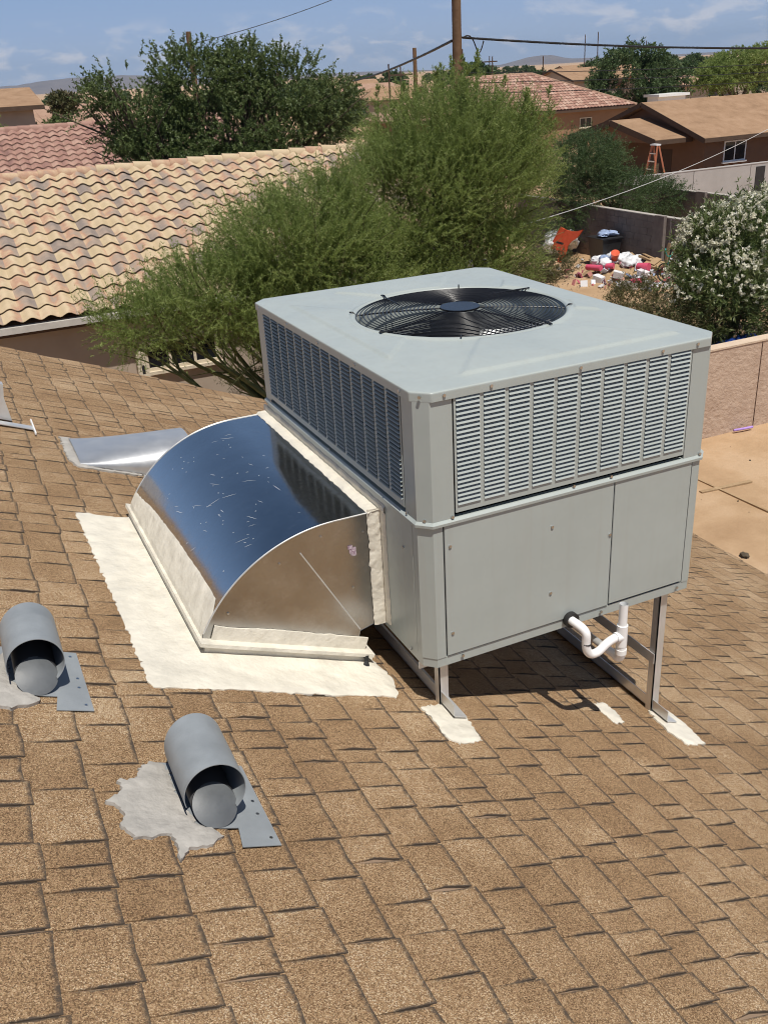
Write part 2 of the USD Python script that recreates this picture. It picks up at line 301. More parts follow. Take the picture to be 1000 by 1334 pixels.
leaf_look('palo_leaf', [(0.0, (0.115, 0.16, 0.036)), (0.5, (0.19, 0.245, 0.066)), (1.0, (0.32, 0.355, 0.135))], 0.42)
leaf_look('dark_leaf', [(0.0, (0.055, 0.085, 0.024)), (0.5, (0.10, 0.14, 0.042)), (1.0, (0.17, 0.205, 0.075))], 0.2, 0.45)
leaf_look('oleander_leaf', [(0.0, (0.05, 0.08, 0.024)), (0.5, (0.10, 0.135, 0.042)), (1.0, (0.19, 0.205, 0.085))], 0.22, 0.42)
leaf_look('mesquite_leaf', [(0.0, (0.035, 0.062, 0.022)), (0.5, (0.065, 0.105, 0.036)), (1.0, (0.115, 0.155, 0.055))], 0.25)
leaf_look('dry_leaf', [(0.0, (0.04, 0.05, 0.016)), (0.5, (0.085, 0.085, 0.03)), (1.0, (0.19, 0.16, 0.075))], 0.2)
leaf_look('petal', [(0.0, (0.60, 0.57, 0.42)), (0.5, (0.74, 0.71, 0.56)), (1.0, (0.82, 0.81, 0.74))], 0.3, 0.6, (0.7, 0.7, 0.55))


# ------------------------------------------------------------------ our house: the shingled roof that carries everything
SL, D0 = 0.4009, -0.16231
NR = np.array([SL, 0, 1.0]); NR /= np.linalg.norm(NR)
EU = np.array([1.0, 0, -SL]); EU /= np.linalg.norm(EU)
def roof(x, y, h=0.0):
    x, y, h = np.broadcast_arrays(np.asarray(x, float), np.asarray(y, float), np.asarray(h, float))
    return np.stack([x, y, D0 - SL * x], -1) + h[..., None] * NR
X_RIDGE, X_EAVE, Y_NEAR, Y_FAR = -3.2, 3.74, -3.4, 4.62
rng = np.random.default_rng(11)
house = thing('shingled_house', 'house whose brown asphalt shingle roof fills the foreground', 'house')
b = B()
for z0, z1, da in ((-0.03, -0.002, 0.0),):
    c = np.array([roof(x, y, h) for x in (X_RIDGE, X_EAVE) for y in (Y_NEAR, Y_FAR) for h in (-0.03, -0.001)]).reshape(-1, 3)
    b.add(c, [[0, 1, 3, 2], [4, 6, 7, 5], [0, 4, 5, 1], [2, 3, 7, 6], [0, 2, 6, 4], [1, 5, 7, 3]])
    c2 = c.copy(); c2[:, 0] = 2 * X_RIDGE - 0.001 - c[:, 0]
    b.add(c2, [[0, 2, 3, 1], [4, 5, 7, 6], [0, 1, 5, 4], [2, 6, 7, 3], [0, 4, 6, 2], [1, 3, 7, 5]])
deck = obj('roof', b, 'fascia', house)
GZ = -4.1
b = B()
b.box((2 * X_RIDGE - X_EAVE + 0.5, Y_NEAR + 0.3, GZ), (X_EAVE - 0.45, Y_FAR - 0.35, -1.78)); 
for yy in (Y_NEAR + 0.3, Y_FAR - 0.35):
    s = 1 if yy > 0 else -1
    b.prism([(X_EAVE - 0.45, -1.779), (X_RIDGE, D0 - SL * X_RIDGE - 0.06), (2 * X_RIDGE - X_EAVE + 0.5, -1.779)], lambda p, w: np.stack([p[:, 0], np.full(len(p), w), p[:, 1]], 1), yy - 0.1 * (s > 0), yy + 0.1 * (s < 0))
obj('wall', b, 'stucco_tan', house)
b = B()
e0, e1 = roof(X_EAVE + 0.012, Y_NEAR, -0.085), roof(X_EAVE + 0.012, Y_FAR, -0.085)
b.beam(e0, e1, 0.022, 0.15)
b.beam(roof(X_RIDGE, Y_FAR + 0.012, -0.1), roof(X_EAVE, Y_FAR + 0.012, -0.1), 0.022, 0.16, upv=NR)
obj('fascia', b, 'fascia', house)

def tab_mesh(b, x0, x1, y0, y1, lift, tone):
    """one shingle tab: irregular slab, its cut edge dark with a slight shadow line painted in, its lower end raised on the course below"""
    j = lambda s: rng.normal(0, s)
    ny = max(2, int(round((y1 - y0) / 0.07)))
    ys = np.linspace(y0, y1, ny + 1)
    low = [(x1 + j(0.0016), y + (j(0.004) if 0 < i < ny else 0)) for i, y in enumerate(ys)]
    low[0] = (x1 + j(0.002), y0 + 0.0012 + abs(j(0.0015))); low[-1] = (x1 + j(0.002), y1 - 0.0015)
    ring = low + [((x0 * .5 + x1 * .5), y1 - 0.0012 + j(0.0015)), (x0, y1 - 0.001)] + [(x0, y) for y in ys[::-1][1:-1]] + [(x0, y0 + 0.002), ((x0 * .5 + x1 * .5), y0 + 0.003 + j(0.003))]
    ring = np.array(ring); n = len(ring)
    cen = np.array([(x0 + x1) / 2, (y0 + y1) / 2])
    dv = cen - ring; inn = ring + np.sign(dv) * np.minimum(np.abs(dv) * 0.9, np.where(ring[:, :1] > x1 - 0.03, np.array([[0.024, 0.012]]), np.array([[0.008, 0.010]]))) 
    k = (ring[:, 0] - x0) / (x1 - x0); ki = (inn[:, 0] - x0) / (x1 - x0)
    wav = rng.normal(0, 0.0005)
    hh = lambda kk, yy: 0.0034 + (0.0026 + lift) * np.clip(kk, 0, 1) + wav * np.sin((yy - y0) * 17 + wav * 900) * kk
    top = roof(ring[:, 0], ring[:, 1], hh(k, ring[:, 1]) - 0.0008); ti = roof(inn[:, 0], inn[:, 1], hh(ki, inn[:, 1])); bot = roof(ring[:, 0], ring[:, 1], -0.001 + 0 * k)
    c = roof([cen[0]], [cen[1]], hh(0.5, cen[1]))
    V = np.vstack([bot, top, ti, c]); i = np.arange(n); jn = (i + 1) % n
    F = np.vstack([np.stack([i, jn, n + jn], 1), np.stack([i, n + jn, n + i], 1), np.stack([n + i, n + jn, 2 * n + jn], 1), np.stack([n + i, 2 * n + jn, 2 * n + i], 1),
                   np.stack([2 * n + i, 2 * n + jn, np.full(n, 3 * n)], 1)])
    gx = 0.16 * rng.uniform(-1, 1)
    allp = np.vstack([ring, ring, inn, cen]); g = (allp[:, 1] - cen[1]) / max(y1 - y0, 0.05) * gx * 2
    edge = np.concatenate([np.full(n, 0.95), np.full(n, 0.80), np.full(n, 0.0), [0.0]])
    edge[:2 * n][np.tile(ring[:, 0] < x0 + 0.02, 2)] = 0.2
    tn = np.clip(tone + g, 0, 1)
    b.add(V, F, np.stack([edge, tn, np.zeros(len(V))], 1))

cells = []
PITCH = 0.13345
k = -14
while True:
    xl = -1.234 + PITCH * k
    if xl - PITCH > X_EAVE - 0.03: break
    x1 = min(xl, X_EAVE + 0.018)
    y = Y_NEAR + rng.uniform(-0.2, 0)
    prou = rng.random() < 0.5
    while y < Y_FAR:
        w = rng.choice([0.07, 0.09, 0.11, 0.13, 0.15, 0.185]) * rng.uniform(0.9, 1.1)
        if y > -2.6 or xl < 0.5:
            y1 = min(y + w, Y_FAR + rng.uniform(0.0, 0.02))
            if y1 - y > 0.04:
                cells.append((xl - PITCH - 0.012, x1 + (0.004 if prou else -0.004), y, y1, 0.0020 if prou else 0.0, float(np.clip(rng.normal(0.53 if prou else 0.42, 0.12), 0.02, 0.98))))
        y += w; prou = not prou if rng.random() < 0.8 else prou
    k += 1
def size_in_view(c):
    p = np.array([(c[0] + c[1]) / 2, (c[2] + c[3]) / 2]); P = roof(p[0], p[1]); q = RT @ (P - CAM)
    if q[2] < 0.3: return 0
    u, v = 1.21411 * q[0] / q[2], 1.21411 * q[1] / q[2]
    if abs(u) > 0.52 or abs(v) > 0.69: return 0
    return (c[1] - c[0]) * (c[3] - c[2]) / q[2] ** 3 * abs((P - CAM) @ NR)
order = sorted(range(len(cells)), key=lambda i: -size_in_view(cells[i]))
rest = B()
for r, i in enumerate(order):
    if r < 296:
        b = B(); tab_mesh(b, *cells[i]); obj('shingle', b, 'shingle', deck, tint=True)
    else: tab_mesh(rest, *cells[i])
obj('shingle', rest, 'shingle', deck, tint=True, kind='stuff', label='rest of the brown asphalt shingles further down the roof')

# ------------------------------------------------------------------ air conditioner
W, D, H, CH = 1.12, 1.527, 0.958, 0.037
def outline(o=0.0, ch=CH):
    c = ch + o * 0.5
    x0, x1, y0, y1 = -o, W + o, -o, D + o
    return np.array([(x0 + c, y0), (x1 - c, y0), (x1, y0 + c), (x1, y1 - c), (x1 - c, y1), (x0 + c, y1), (x0, y1 - c), (x0, y0 + c)])
up3 = lambda p, w: np.stack([p[:, 0], p[:, 1], np.full(len(p), w)], 1)
ac = thing('air_conditioner', 'large grey packaged rooftop air conditioner with louvred sides and fan on top', 'air conditioner')
obj('base_rail', B().prism(outline(-0.002), up3, 0.0, 0.034), 'cabinet_paint', ac)
obj('inner_casing', B().prism(outline(-0.007), up3, 0.034, 0.53), 'dark_inside', ac)
b = B(); b.prism(outline(-0.05), up3, 0.53, 0.66)
obj('coil', b, 'coil', ac)
b = B()
b.box((0.05, 0.05, 0.66), (W - 0.05, 0.075, 0.925)); b.box((0.05, D - 0.075, 0.66), (W - 0.05, D - 0.05, 0.925))
b.box((0.05, 0.0752, 0.66), (0.075, D - 0.0752, 0.925)); b.box((W - 0.075, 0.0752, 0.66), (W - 0.05, D - 0.0752, 0.925))
obj('coil', b, 'coil', ac)
def bent(b, pts, z0, z1, t=0.004):
    """sheet bent along a plan polyline, thickness inward"""
    P = np.array(pts, float); d = np.diff(P, axis=0); nn = np.stack([-d[:, 1], d[:, 0]], 1); nn /= np.linalg.norm(nn, axis=1, keepdims=True)
    vn = np.vstack([nn[:1], (nn[:-1] + nn[1:]) / np.maximum(1 + np.sum(nn[:-1] * nn[1:], 1, keepdims=True), 0.3), nn[-1:]])
    poly = np.vstack([P, (P + vn * t)[::-1]])
    b.prism(poly, up3, z0, z1); return b
# lower panels, seams between them
for nm, z0, z1, ex in (('lower_post', 0.034, 0.517, 0.070), ('corner_post', 0.535, 0.9325, 0.112)):
    ly = 0.112 if nm == 'corner_post' else 0.07
    obj(nm, bent(B(), [(0, ly), (0, CH), (CH, 0), (ex, 0)], z0, z1, 0.006), 'cabinet_paint', ac)
    obj(nm, bent(B(), [(W - ex + 0.002, 0), (W - CH, 0), (W, CH), (W, ly)], z0, z1, 0.006), 'cabinet_paint', ac)
    obj(nm, bent(B(), [(W, D - ly), (W, D - CH), (W - CH, D), (W - ex, D)], z0, z1, 0.006), 'cabinet_paint', ac)
    obj(nm, bent(B(), [(ex, D), (CH, D), (0, D - CH), (0, D - ly)], z0, z1, 0.006), 'cabinet_paint', ac)
def rounded_panel(b, axis, a0, a1, z0, z1, face, t, r=0.0018, out=-1):
    """flat sheet panel with a small chamfer all round, lying at face, outward normal 'out' along the axis"""
    for q, (i, dd) in enumerate(((0, 0.0), (1, r))): pass
    fr = [(a0, z0), (a1, z0), (a1, z1), (a0, z1)]; inn = [(a0 + r, z0 + r), (a1 - r, z0 + r), (a1 - r, z1 - r), (a0 + r, z1 - r)]
    def P(uv, w): return [(uv[0], w, uv[1]) if axis == 'y' else (w, uv[0], uv[1])][0]
    V = [P(u, face - out * t) for u in fr] + [P(u, face - out * r) for u in fr] + [P(u, face) for u in inn]
    F = []
    for k in range(4):
        n = (k + 1) % 4; F += [[k, n, 4 + n, 4 + k], [4 + k, 4 + n, 8 + n, 8 + k]]
    F += [[8, 9, 10, 11], [3, 2, 1, 0]]
    F = np.array(F)
    if (axis == 'y') != (out < 0): F = F[:, ::-1]
    return b.add(V, F)
obj('access_panel', rounded_panel(B(), 'y', 0.0745, 0.7185, 0.038, 0.517, -0.003, 0.008), 'cabinet_paint', ac)
obj('access_panel', rounded_panel(B(), 'y', 0.7225, W - 0.0720, 0.042, 0.517, -0.003, 0.008), 'cabinet_paint', ac)
obj('side_panel', rounded_panel(B(), 'x', 0.0722, D - 0.0722, 0.036, 0.517, -0.001, 0.008), 'cabinet_paint', ac)
obj('side_panel', rounded_panel(B(), 'x', 0.0722, D - 0.0722, 0.036, 0.517, W + 0.001, 0.008, out=1), 'cabinet_paint', ac)
obj('side_panel', rounded_panel(B(), 'y', 0.0722, W - 0.0722, 0.036, 0.517, D + 0.001, 0.008, out=1), 'cabinet_paint', ac)
# the drip rail round the middle, a rolled lip
b = B()
O = [outline(0.003), outline(0.0085), outline(0.009), outline(0.001), outline(-0.02)]; Z = [0.5185, 0.5175, 0.5265, 0.5345, 0.5345]
V = np.concatenate([up3(o, z) for o, z in zip(O, Z)]); i = np.arange(8); j = (i + 1) % 8; F = []
for k in range(4): F.append(np.stack([k * 8 + i, k * 8 + j, (k + 1) * 8 + j, (k + 1) * 8 + i], 1))
F.append(np.stack([32 + i, 32 + j, j, i], 1))
obj('drip_rail', b.add(V, np.vstack(F)), 'cabinet_paint', ac)
# louvred panels: frame, upright bars, and every slat
def grille(axis, a0, a1, ncol, face, out, budget, hs=1.0):
    z0, z1, bot = 0.5535, 0.9315, 0.022
    zt = z1 - 0.006
    P = (lambda a, w, z: (a, w, z)) if axis == 'y' else (lambda a, w, z: (w, a, z))
    def slab(b, aa, ab, za, zb, w0, w1):
        lo, hi = np.array(P(aa, w0, za)), np.array(P(ab, w1, zb)); b.box(np.minimum(lo, hi), np.maximum(lo, hi))
    g = B()
    f0, f1 = face, face - out * 0.003
    slab(g, a0, a1, z0, z0 + bot, f0, f1); slab(g, a0, a1, zt, z1, f0, f1)
    slab(g, a0, a0 + 0.007, z0 + bot, zt, f0, f1); slab(g, a1 - 0.007, a1, z0 + bot, zt, f0, f1)
    lip = face - out * 0.02
    slab(g, a0, a1, z0 - 0.0025, z0, f0, lip)
    gp = obj('louvre_panel', g, 'cabinet_paint', ac)
    cw = (a1 - a0 - 0.014) / ncol; bw = 0.0135
    for c in range(1, ncol):
        q = B(); a = a0 + 0.007 + c * cw; slab(q, a - bw / 2, a + bw / 2, z0 + bot, zt, f0, f1); obj('upright_bar', q, 'cabinet_paint', gp)
    nr = 24; ph = (zt - z0 - bot) / nr
    rest = B(); made = 0
    cols = range(ncol)
    for c in cols:
        aa = a0 + 0.007 + c * cw + (bw / 2 if c else 0); ab = a0 + 0.007 + (c + 1) * cw - (bw / 2 if c < ncol - 1 else 0)
        for r in range(nr):
            zz = z0 + bot + ph * r
            prof = [(face + out * 0.0045, zz + 0.0008), (face + out * 0.0028, zz + ph * 0.42 * hs) if hs < 1 else (face + out * 0.0012, zz + ph * 0.42), (face - out * 0.0055 * hs, zz + ph * 0.72 * hs), (face - out * 0.0066 * hs, zz + ph * 0.66 * hs), (face - out * 0.0002, zz + ph * 0.38 * hs), (face + out * 0.0032, zz + 0.0008)]
            V = [P(a, w, z) for a in (aa, ab) for (w, z) in prof]
            F = [[k_, (k_ + 1) % 6, 6 + (k_ + 1) % 6, 6 + k_] for k_ in range(6)] + [[5, 4, 1, 0], [4, 3, 2, 1], [6, 7, 10, 11], [7, 8, 9, 10]]
            q = rest
            if made < budget: q = B(); made += 1
            q.add(V, F)
            if q is not rest: obj('slat', q, 'cabinet_paint', gp)
    if rest.n: obj('slat', rest, 'cabinet_paint', gp, kind='stuff', label='rest of the louvre slats on this side')
grille('y', 0.1165, 1.0055, 10, -0.002, -1, 240)
grille('x', 0.1165, D - 0.1165, 14, -0.002, -1, 56, 0.5)
g = B(); g.box((W - 0.004, 0.1165, 0.5535), (W + 0.002, D - 0.1165, 0.9315)); obj('back_panel', g, 'cabinet_paint', ac)
g = B(); g.box((0.1165, D - 0.004, 0.5535), (1.0055, D + 0.002, 0.9315)); obj('back_panel', g, 'cabinet_paint', ac)
# top cover: stamped sheet with a round fan opening
FC, FR = np.array([0.600, 0.822]), 0.408
def ray_out(th, o, ch=CH + 0.01):
    P = outline(o, ch); d = np.array([math.cos(th), math.sin(th)]); best = 9
    for k in range(8):
        a, e = P[k], P[(k + 1) % 8] - P[k]; m = np.array([d, -e]).T
        if abs(np.linalg.det(m)) < 1e-9: continue
        t, s_ = np.linalg.solve(m, a - FC)
        if t > 0 and -1e-9 <= s_ <= 1 + 1e-9: best = min(best, t)
    return best
cor = [math.atan2(*(q - FC)[::-1]) for q in outline(0.007, CH + 0.01)]
ths = np.unique(np.round(np.concatenate([np.linspace(-np.pi, np.pi, 420, endpoint=False), cor]), 6))
sm = lambda x, a, c: (lambda t: t * t * (3 - 2 * t))(np.clip((x - a) / (c - a), 0, 1))
def lid_height(x, y):
    e = np.minimum.reduce([x, W - x, y, D - y])
    hgt = 0.007 * sm(e, 0.085, 0.103)
    for cx_, cy_ in ((0.1, 0.12), (W - 0.04, 0.13), (0.09, D - 0.09), (W - 0.05, D - 0.1)):
        dx, dy = FC[0] - cx_, FC[1] - cy_; L = math.hypot(dx, dy); dx /= L; dy /= L
        along = (x - cx_) * dx + (y - cy_) * dy; off = np.abs((x - cx_) * dy - (y - cy_) * dx)
        wd = 0.018 + 0.11 * np.clip(along, 0, 1)
        hgt = np.where((along > -0.1), hgt * (1 - (1 - sm(off, wd - 0.006, wd + 0.008)) * 0.9), hgt)
    r = np.hypot(x - FC[0], y - FC[1])
    hgt = hgt * sm(r, FR + 0.012, FR + 0.03) + 0.006 * (1 - sm(r, FR + 0.006, FR + 0.022))
    return hgt
rows = []
edge_t = np.array([ray_out(t, 0.007) for t in ths])
for sidx, s_ in enumerate(np.concatenate([np.linspace(0, 0.12, 8), np.linspace(0.14, 0.99, 44)])):
    rr = FR + (edge_t - 0.007 - FR) * s_
    x, y = FC[0] + rr * np.cos(ths), FC[1] + rr * np.sin(ths)
    rows.append(np.stack([x, y, H - 0.006 + lid_height(x, y)], 1))
for dr, dz in ((0.0035, 0.0002), (0.0012, 0.0018), (0.0003, 0.004), (0.0, 0.007), (0.0, 0.029)):
    rr = edge_t - dr
    rows.append(np.stack([FC[0] + rr * np.cos(ths), FC[1] + rr * np.sin(ths), np.full(len(ths), H - 0.006 - dz)], 1))
ori = []
for dr, dz in ((0.0, 0.0), (-0.004, 0.002), (-0.010, 0.008), (-0.016, 0.02), (-0.018, 0.035), (-0.018, 0.20)):
    rr = FR + dr; ori.append(np.stack([FC[0] + rr * np.cos(ths), FC[1] + rr * np.sin(ths), np.full(len(ths), H - dz)], 1))
R_ = np.array(ori[::-1] + rows[1:]); R_ = np.concatenate([R_, R_[:, :1]], 1)
obj('top_cover', B().grid(R_, flip=False), 'cabinet_paint', ac, smooth=35)
b = B(); b.prism(outline(-0.04), up3, 0.66, 0.70); obj('inner_casing', b, 'dark_inside', ac)
# fan
fan = B(); tt = np.linspace(0, 2 * np.pi, 25)
fan.tube([(FC[0], FC[1], 0.74), (FC[0], FC[1], 0.90)], 0.075, 20)
fp = obj('fan_motor', fan, 'black_wire', ac, smooth=40)
for k in range(4):
    a0 = k * np.pi / 2 + 0.5; q = B(); n = 8; V = np.zeros((n, 7, 3))
    for i in range(n):
        for j in range(7):
            r = 0.07 + (0.375 - 0.07) * j / 6; a = a0 + (i / (n - 1) - 0.5) * (1.05 + 0.25 * j / 6) + 0.25 * j / 6
            V[i, j] = (FC[0] + r * math.cos(a), FC[1] + r * math.sin(a), 0.80 + 0.07 * (i / (n - 1)) + 0.01 * math.sin(i))
    q.grid(V); V2 = V.copy(); V2[..., 2] -= 0.003; q.grid(V2, flip=True); obj('fan_blade', q, 'fan_blade', fp, smooth=True)
gz = lambda r: H + 0.010 - 0.016 * (r / 0.4) ** 2.2
g = B(); g.tube([(FC[0], FC[1], gz(0) - 0.004), (FC[0], FC[1], gz(0) + 0.003)], 0.076, 32)
guard = obj('fan_guard', g, 'black_wire', ac, smooth=30)
th = np.linspace(0, 2 * np.pi, 96, endpoint=False)
for r in np.linspace(0.10, 0.398, 21):
    obj('ring', B().tube(np.stack([FC[0] + r * np.cos(th), FC[1] + r * np.sin(th), np.full(96, gz(r))], 1), 0.0021, 6, closed=True), 'black_wire', guard, smooth=True)
for k in range(8):
    a = math.radians(151.4 - 45 * k + (3 if k % 2 else 0)); rr = np.concatenate([np.linspace(0.05, 0.398, 8), [0.411, 0.424]])
    z = np.array([gz(r) - 0.0035 for r in rr]); z[-2] = H + 0.004; z[-1] = H + 0.0045
    q = B().tube(np.stack([FC[0] + rr * math.cos(a), FC[1] + rr * math.sin(a), z], 1), 0.0032, 6)
    if k % 2 == 1:
        a2 = a + 0.30; q.tube([(FC[0] + .43 * math.cos(a), FC[1] + .43 * math.sin(a), H + 0.003), (FC[0] + .26 * math.cos(a2), FC[1] + .26 * math.sin(a2), gz(.26) - 0.003)], 0.0032, 6)
    obj('spoke', q, 'black_wire', guard, smooth=True)
# screws
def screw(p, n, r=0.0052, parent=None):
    p, n = np.asarray(p, float), np.asarray(n, float)
    obj('screw', B().tube([p, p + n * 0.0045], r, 8), 'screw', parent or ac)
for x in (0.083, 0.241, 0.56, 0.877, 1.02): screw((x, -0.0068, 0.9385), (0, -1, 0))
for y in (1.437, 1.096, 0.765, 0.4345, 0.1033): screw((-0.0068, y, 0.938), (-1, 0, 0))
screw((CH / 2 - 0.0035, CH / 2 - 0.0035, 0.9385), (-0.7071, -0.7071, 0))
for x, z in ((0.104, 0.5395), (0.554, 0.5395), (0.703, 0.5395), (1.078, 0.5395)): screw((x, -0.002, z), (0, -1, 0))
for y in (1.412, 0.748, 0.098): screw((-0.002, y, 0.5395), (-1, 0, 0))
screw((CH / 2, CH / 2, 0.5395), (-0.7071, -0.7071, 0))
for x, z in ((0.092, 0.442), (0.094, 0.122), (0.473, 0.412), (0.473, 0.161), (0.71, 0.322), (0.13, 0.022), (0.69, 0.020), (1.03, 0.020)): screw((x, -0.0025, z), (0, -1, 0))
for y, z in ((0.14, 0.40), (0.12, 0.02)): screw((-0.001, y, z), (-1, 0, 0))
# condensate trap of white plastic pipe
pv = obj('coupling', B().tube([(0.556, 0.0, 0.034), (0.556, -0.022, 0.034)], 0.028, 14), 'rubber', ac, smooth=30)
def smooth_path(P, n=40):
    from scipy.interpolate import CubicSpline
    P = np.array(P, float); t = np.concatenate([[0], np.cumsum(np.linalg.norm(np.diff(P, axis=0), axis=1))]); return CubicSpline(t, P)(np.linspace(0, t[-1], n))
PR = 0.0155
trap = smooth_path([(0.556, -0.01, 0.034), (0.557, -0.06, 0.034), (0.566, -0.083, 0.018), (0.569, -0.085, -0.012), (0.571, -0.085, -0.045), (0.590, -0.085, -0.077), (0.622, -0.085, -0.079), (0.652, -0.085, -0.060), (0.680, -0.085, -0.048), (0.722, -0.085, -0.044)], 44)
dp = obj('drain_pipe', B().tube(trap, PR, 14), 'pvc', ac, smooth=40)
obj('riser', B().tube([(0.722, -0.085, -0.02), (0.722, -0.085, 0.085)], PR, 14, cap=False).tube([(0.722, -0.085, 0.085), (0.722, -0.085, 0.0)], PR - 0.003, 14, cap=False), 'pvc', ac, smooth=40)
obj('tee', B().tube([(0.722, -0.085, -0.085), (0.722, -0.085, 0.0)], PR + 0.0042, 14).tube([(0.695, -0.085, -0.0455), (0.722, -0.085, -0.044)], PR + 0.004, 14), 'pvc', ac, smooth=40)
obj('drain_elbow', B().tube(smooth_path([(0.722, -0.085, -0.08), (0.722, -0.085, -0.125), (0.722, -0.078, -0.138), (0.722, -0.06, -0.142)], 14), PR + 0.0015, 14).tube([(0.722, -0.085, -0.118), (0.722, -0.085, -0.098)], PR + 0.005, 14), 'pvc', ac, smooth=40)
obj('waste_pipe', B().tube([(0.722, -0.062, -0.142), (0.722, 0.02, -0.145)], PR, 12), 'pvc', ac, smooth=40); obj('pipe_socket', B().tube([(0.722, 0.1, -0.148), (0.722, 0.22, -0.15)], PR + 0.001, 12), 'pvc', ac, smooth=40)
obj('waste_pipe', B().tube([(0.722, 0.02, -0.145), (0.722, 0.9, -0.17)], PR - 0.002, 12), 'galv', ac, smooth=40)
obj('coupling', B().tube([(0.571, -0.085, -0.030), (0.5715, -0.085, -0.026)], PR + 0.0018, 14), 'rubber', ac)

# ------------------------------------------------------------------ steel stand
stand = thing('equipment_stand', 'galvanised steel angle stand carrying the grey air conditioner above the slope', 'stand')
def angle(b, p, q, wv, t=0.004):
    """L-section from p to q with legs along the two vectors"""
    p, q = np.asarray(p, float), np.asarray(q, float)
    for w, o in ((wv[0], wv[1]), (wv[1], wv[0])):
        w, o = np.asarray(w, float), np.asarray(o, float); on = o / np.linalg.norm(o) * t
        V = [p, p + w, p + w + on, p + on, q, q + w, q + w + on, q + on]
        F = np.array([[0, 1, 2, 3], [7, 6, 5, 4], [0, 4, 5, 1], [1, 5, 6, 2], [2, 6, 7, 3], [3, 7, 4, 0]])
        b.add(V, F)
    return b
for x in (0.055, 0.985):
    z = D0 - SL * x
    for y, sy in ((0.028, 1), (D - 0.03, -1)):
        obj('leg', angle(B(), (x, y, z + 0.004), (x, y, -0.001), ((0.034, 0, 0), (0, 0.034 * sy, 0))), 'galv', stand)
    obj('foot_rail', angle(B(), (x + 0.005, -0.06, z + 0.016), (x + 0.005, D + 0.06, z + 0.016), ((0, 0, 0.05), (0.05, 0, -0.05 * SL))), 'galv', stand)
obj('brace', B().box((0.9795, 0.03, -0.322), (0.9835, D - 0.03, -0.278)), 'galv', stand)
obj('brace', B().box((0.0, 0.0655, -0.03), (W - 0.05, 0.0695, -0.0015)), 'galv', stand)
obj('brace', B().box((0.0, D - 0.07, -0.03), (W - 0.05, D - 0.066, -0.0015)), 'galv', stand)

# ------------------------------------------------------------------ sheet-metal elbow duct with its sealed curb
duct = thing('elbow_duct', 'shiny curved sheet metal duct elbow sealed in white between roof and air conditioner', 'duct')
Y0, Y1 = 0.31, 1.49
AC_, AR = np.array([-0.17, -0.08]), 0.545
a = np.radians(np.linspace(90, 151.5, 40))
arc = np.stack([AC_[0] + AR * np.cos(a), AC_[1] + AR * np.sin(a)], 1)
arc = np.vstack([[(-0.012, 0.4652)], arc])
# the last piece runs down into the curb
arc = np.vstack([arc, arc[-1] + np.array([-0.020, -0.05])])
inner = np.array([(-0.012, 0.034), (-0.05, 0.033), (-0.105, 0.02), (-0.120, -0.03), (-0.122, -0.105)])
ys = np.linspace(Y0, Y1, 30)
V = np.array([[(x, y, z) for y in ys] for x, z in arc])
obj('curved_back', B().grid(V), 'sheet_metal', duct, smooth=40)
V = np.array([[(x, y, z) for y in ys] for x, z in inner])
obj('throat', B().grid(V, flip=True), 'sheet_metal', duct, smooth=40)
prof = np.vstack([arc, inner[::-1]])
xz = lambda p, w: np.stack([p[:, 0], np.full(len(p), w), p[:, 1]], 1)
obj('end_panel', B().prism(prof, xz, Y0 + 0.0015, Y0 + 0.003), 'flat_metal', duct)
obj('end_panel', B().prism(prof, xz, Y1 - 0.003, Y1 - 0.0015), 'flat_metal', duct)
b = B(); rg = np.random.default_rng(15)
def on_arc(t, y, h=0.0004): return np.array([AC_[0] + (AR + h) * math.cos(t), y, AC_[1] + (AR + h) * math.sin(t)])
for k in range(66):
    if k < 44: t, y = math.radians(rg.normal(112, 10)), rg.uniform(0.4, 1.35)
    else: t, y = math.radians(rg.uniform(93, 138)), rg.choice([0.55, 0.75, 0.98, 1.25]) + rg.normal(0, 0.05)
    L = rg.choice([0.006, 0.012, 0.03, 0.06], p=[.4, .3, .2, .1]); w = rg.uniform(.0004, .0011) * (2 if L < 0.01 else 1); an = rg.normal(0.6, 0.35)
    m = 4; P = [on_arc(t + (f - .5) * L * math.sin(an) / AR, y + (f - .5) * L * math.cos(an)) for f in np.linspace(0, 1, m)]
    q = np.array(P); sd = np.array([on_arc(t + w / AR * math.cos(an), y - w * math.sin(an)) - on_arc(t, y)])
    wid = np.array([0.2, 1, 1, 0.2])[:, None]; b.grid(np.stack([q - sd * wid, q + sd * wid], 1))
obj('scuffs', b, 'scuff', duct, kind='stuff', label='pale scuffs and scratches on the bright metal')
for yy in (Y0, Y1):
    P3 = np.array([(x, yy, z) for x, z in arc[:-1]]); obj('seam', B().tube(P3, 0.0032, 6), 'galv', duct, smooth=True)
obj('stiffener', B().tube([(-0.296, Y0 + 0.0012, 0.380), (-0.106, Y0 + 0.0012, 0.027)], [0.0022, 0.0026], 6), 'galv', duct)
for x, z in ((-0.07, 0.40), (-0.22, 0.42), (-0.12, 0.2), (-0.37, 0.36), (-0.56, 0.23)):
    obj('rivet', B().tube([(x, Y0 + 0.001, z), (x, Y0 - 0.002, z)], 0.004, 8), 'screw', duct)
b = B(); rg = np.random.default_rng(4)
for k in range(7):
    u, v = rg.uniform(-0.013, 0.013), rg.uniform(-0.02, 0.02)
    b.obox((-0.119 + u, Y0 + 0.001 - 0.0004 * k, 0.343 + v), np.eye(3), (0.008, 0.0005, 0.007))
obj('sticker', b, 'sticker_print', duct, label='small faded printed sticker')
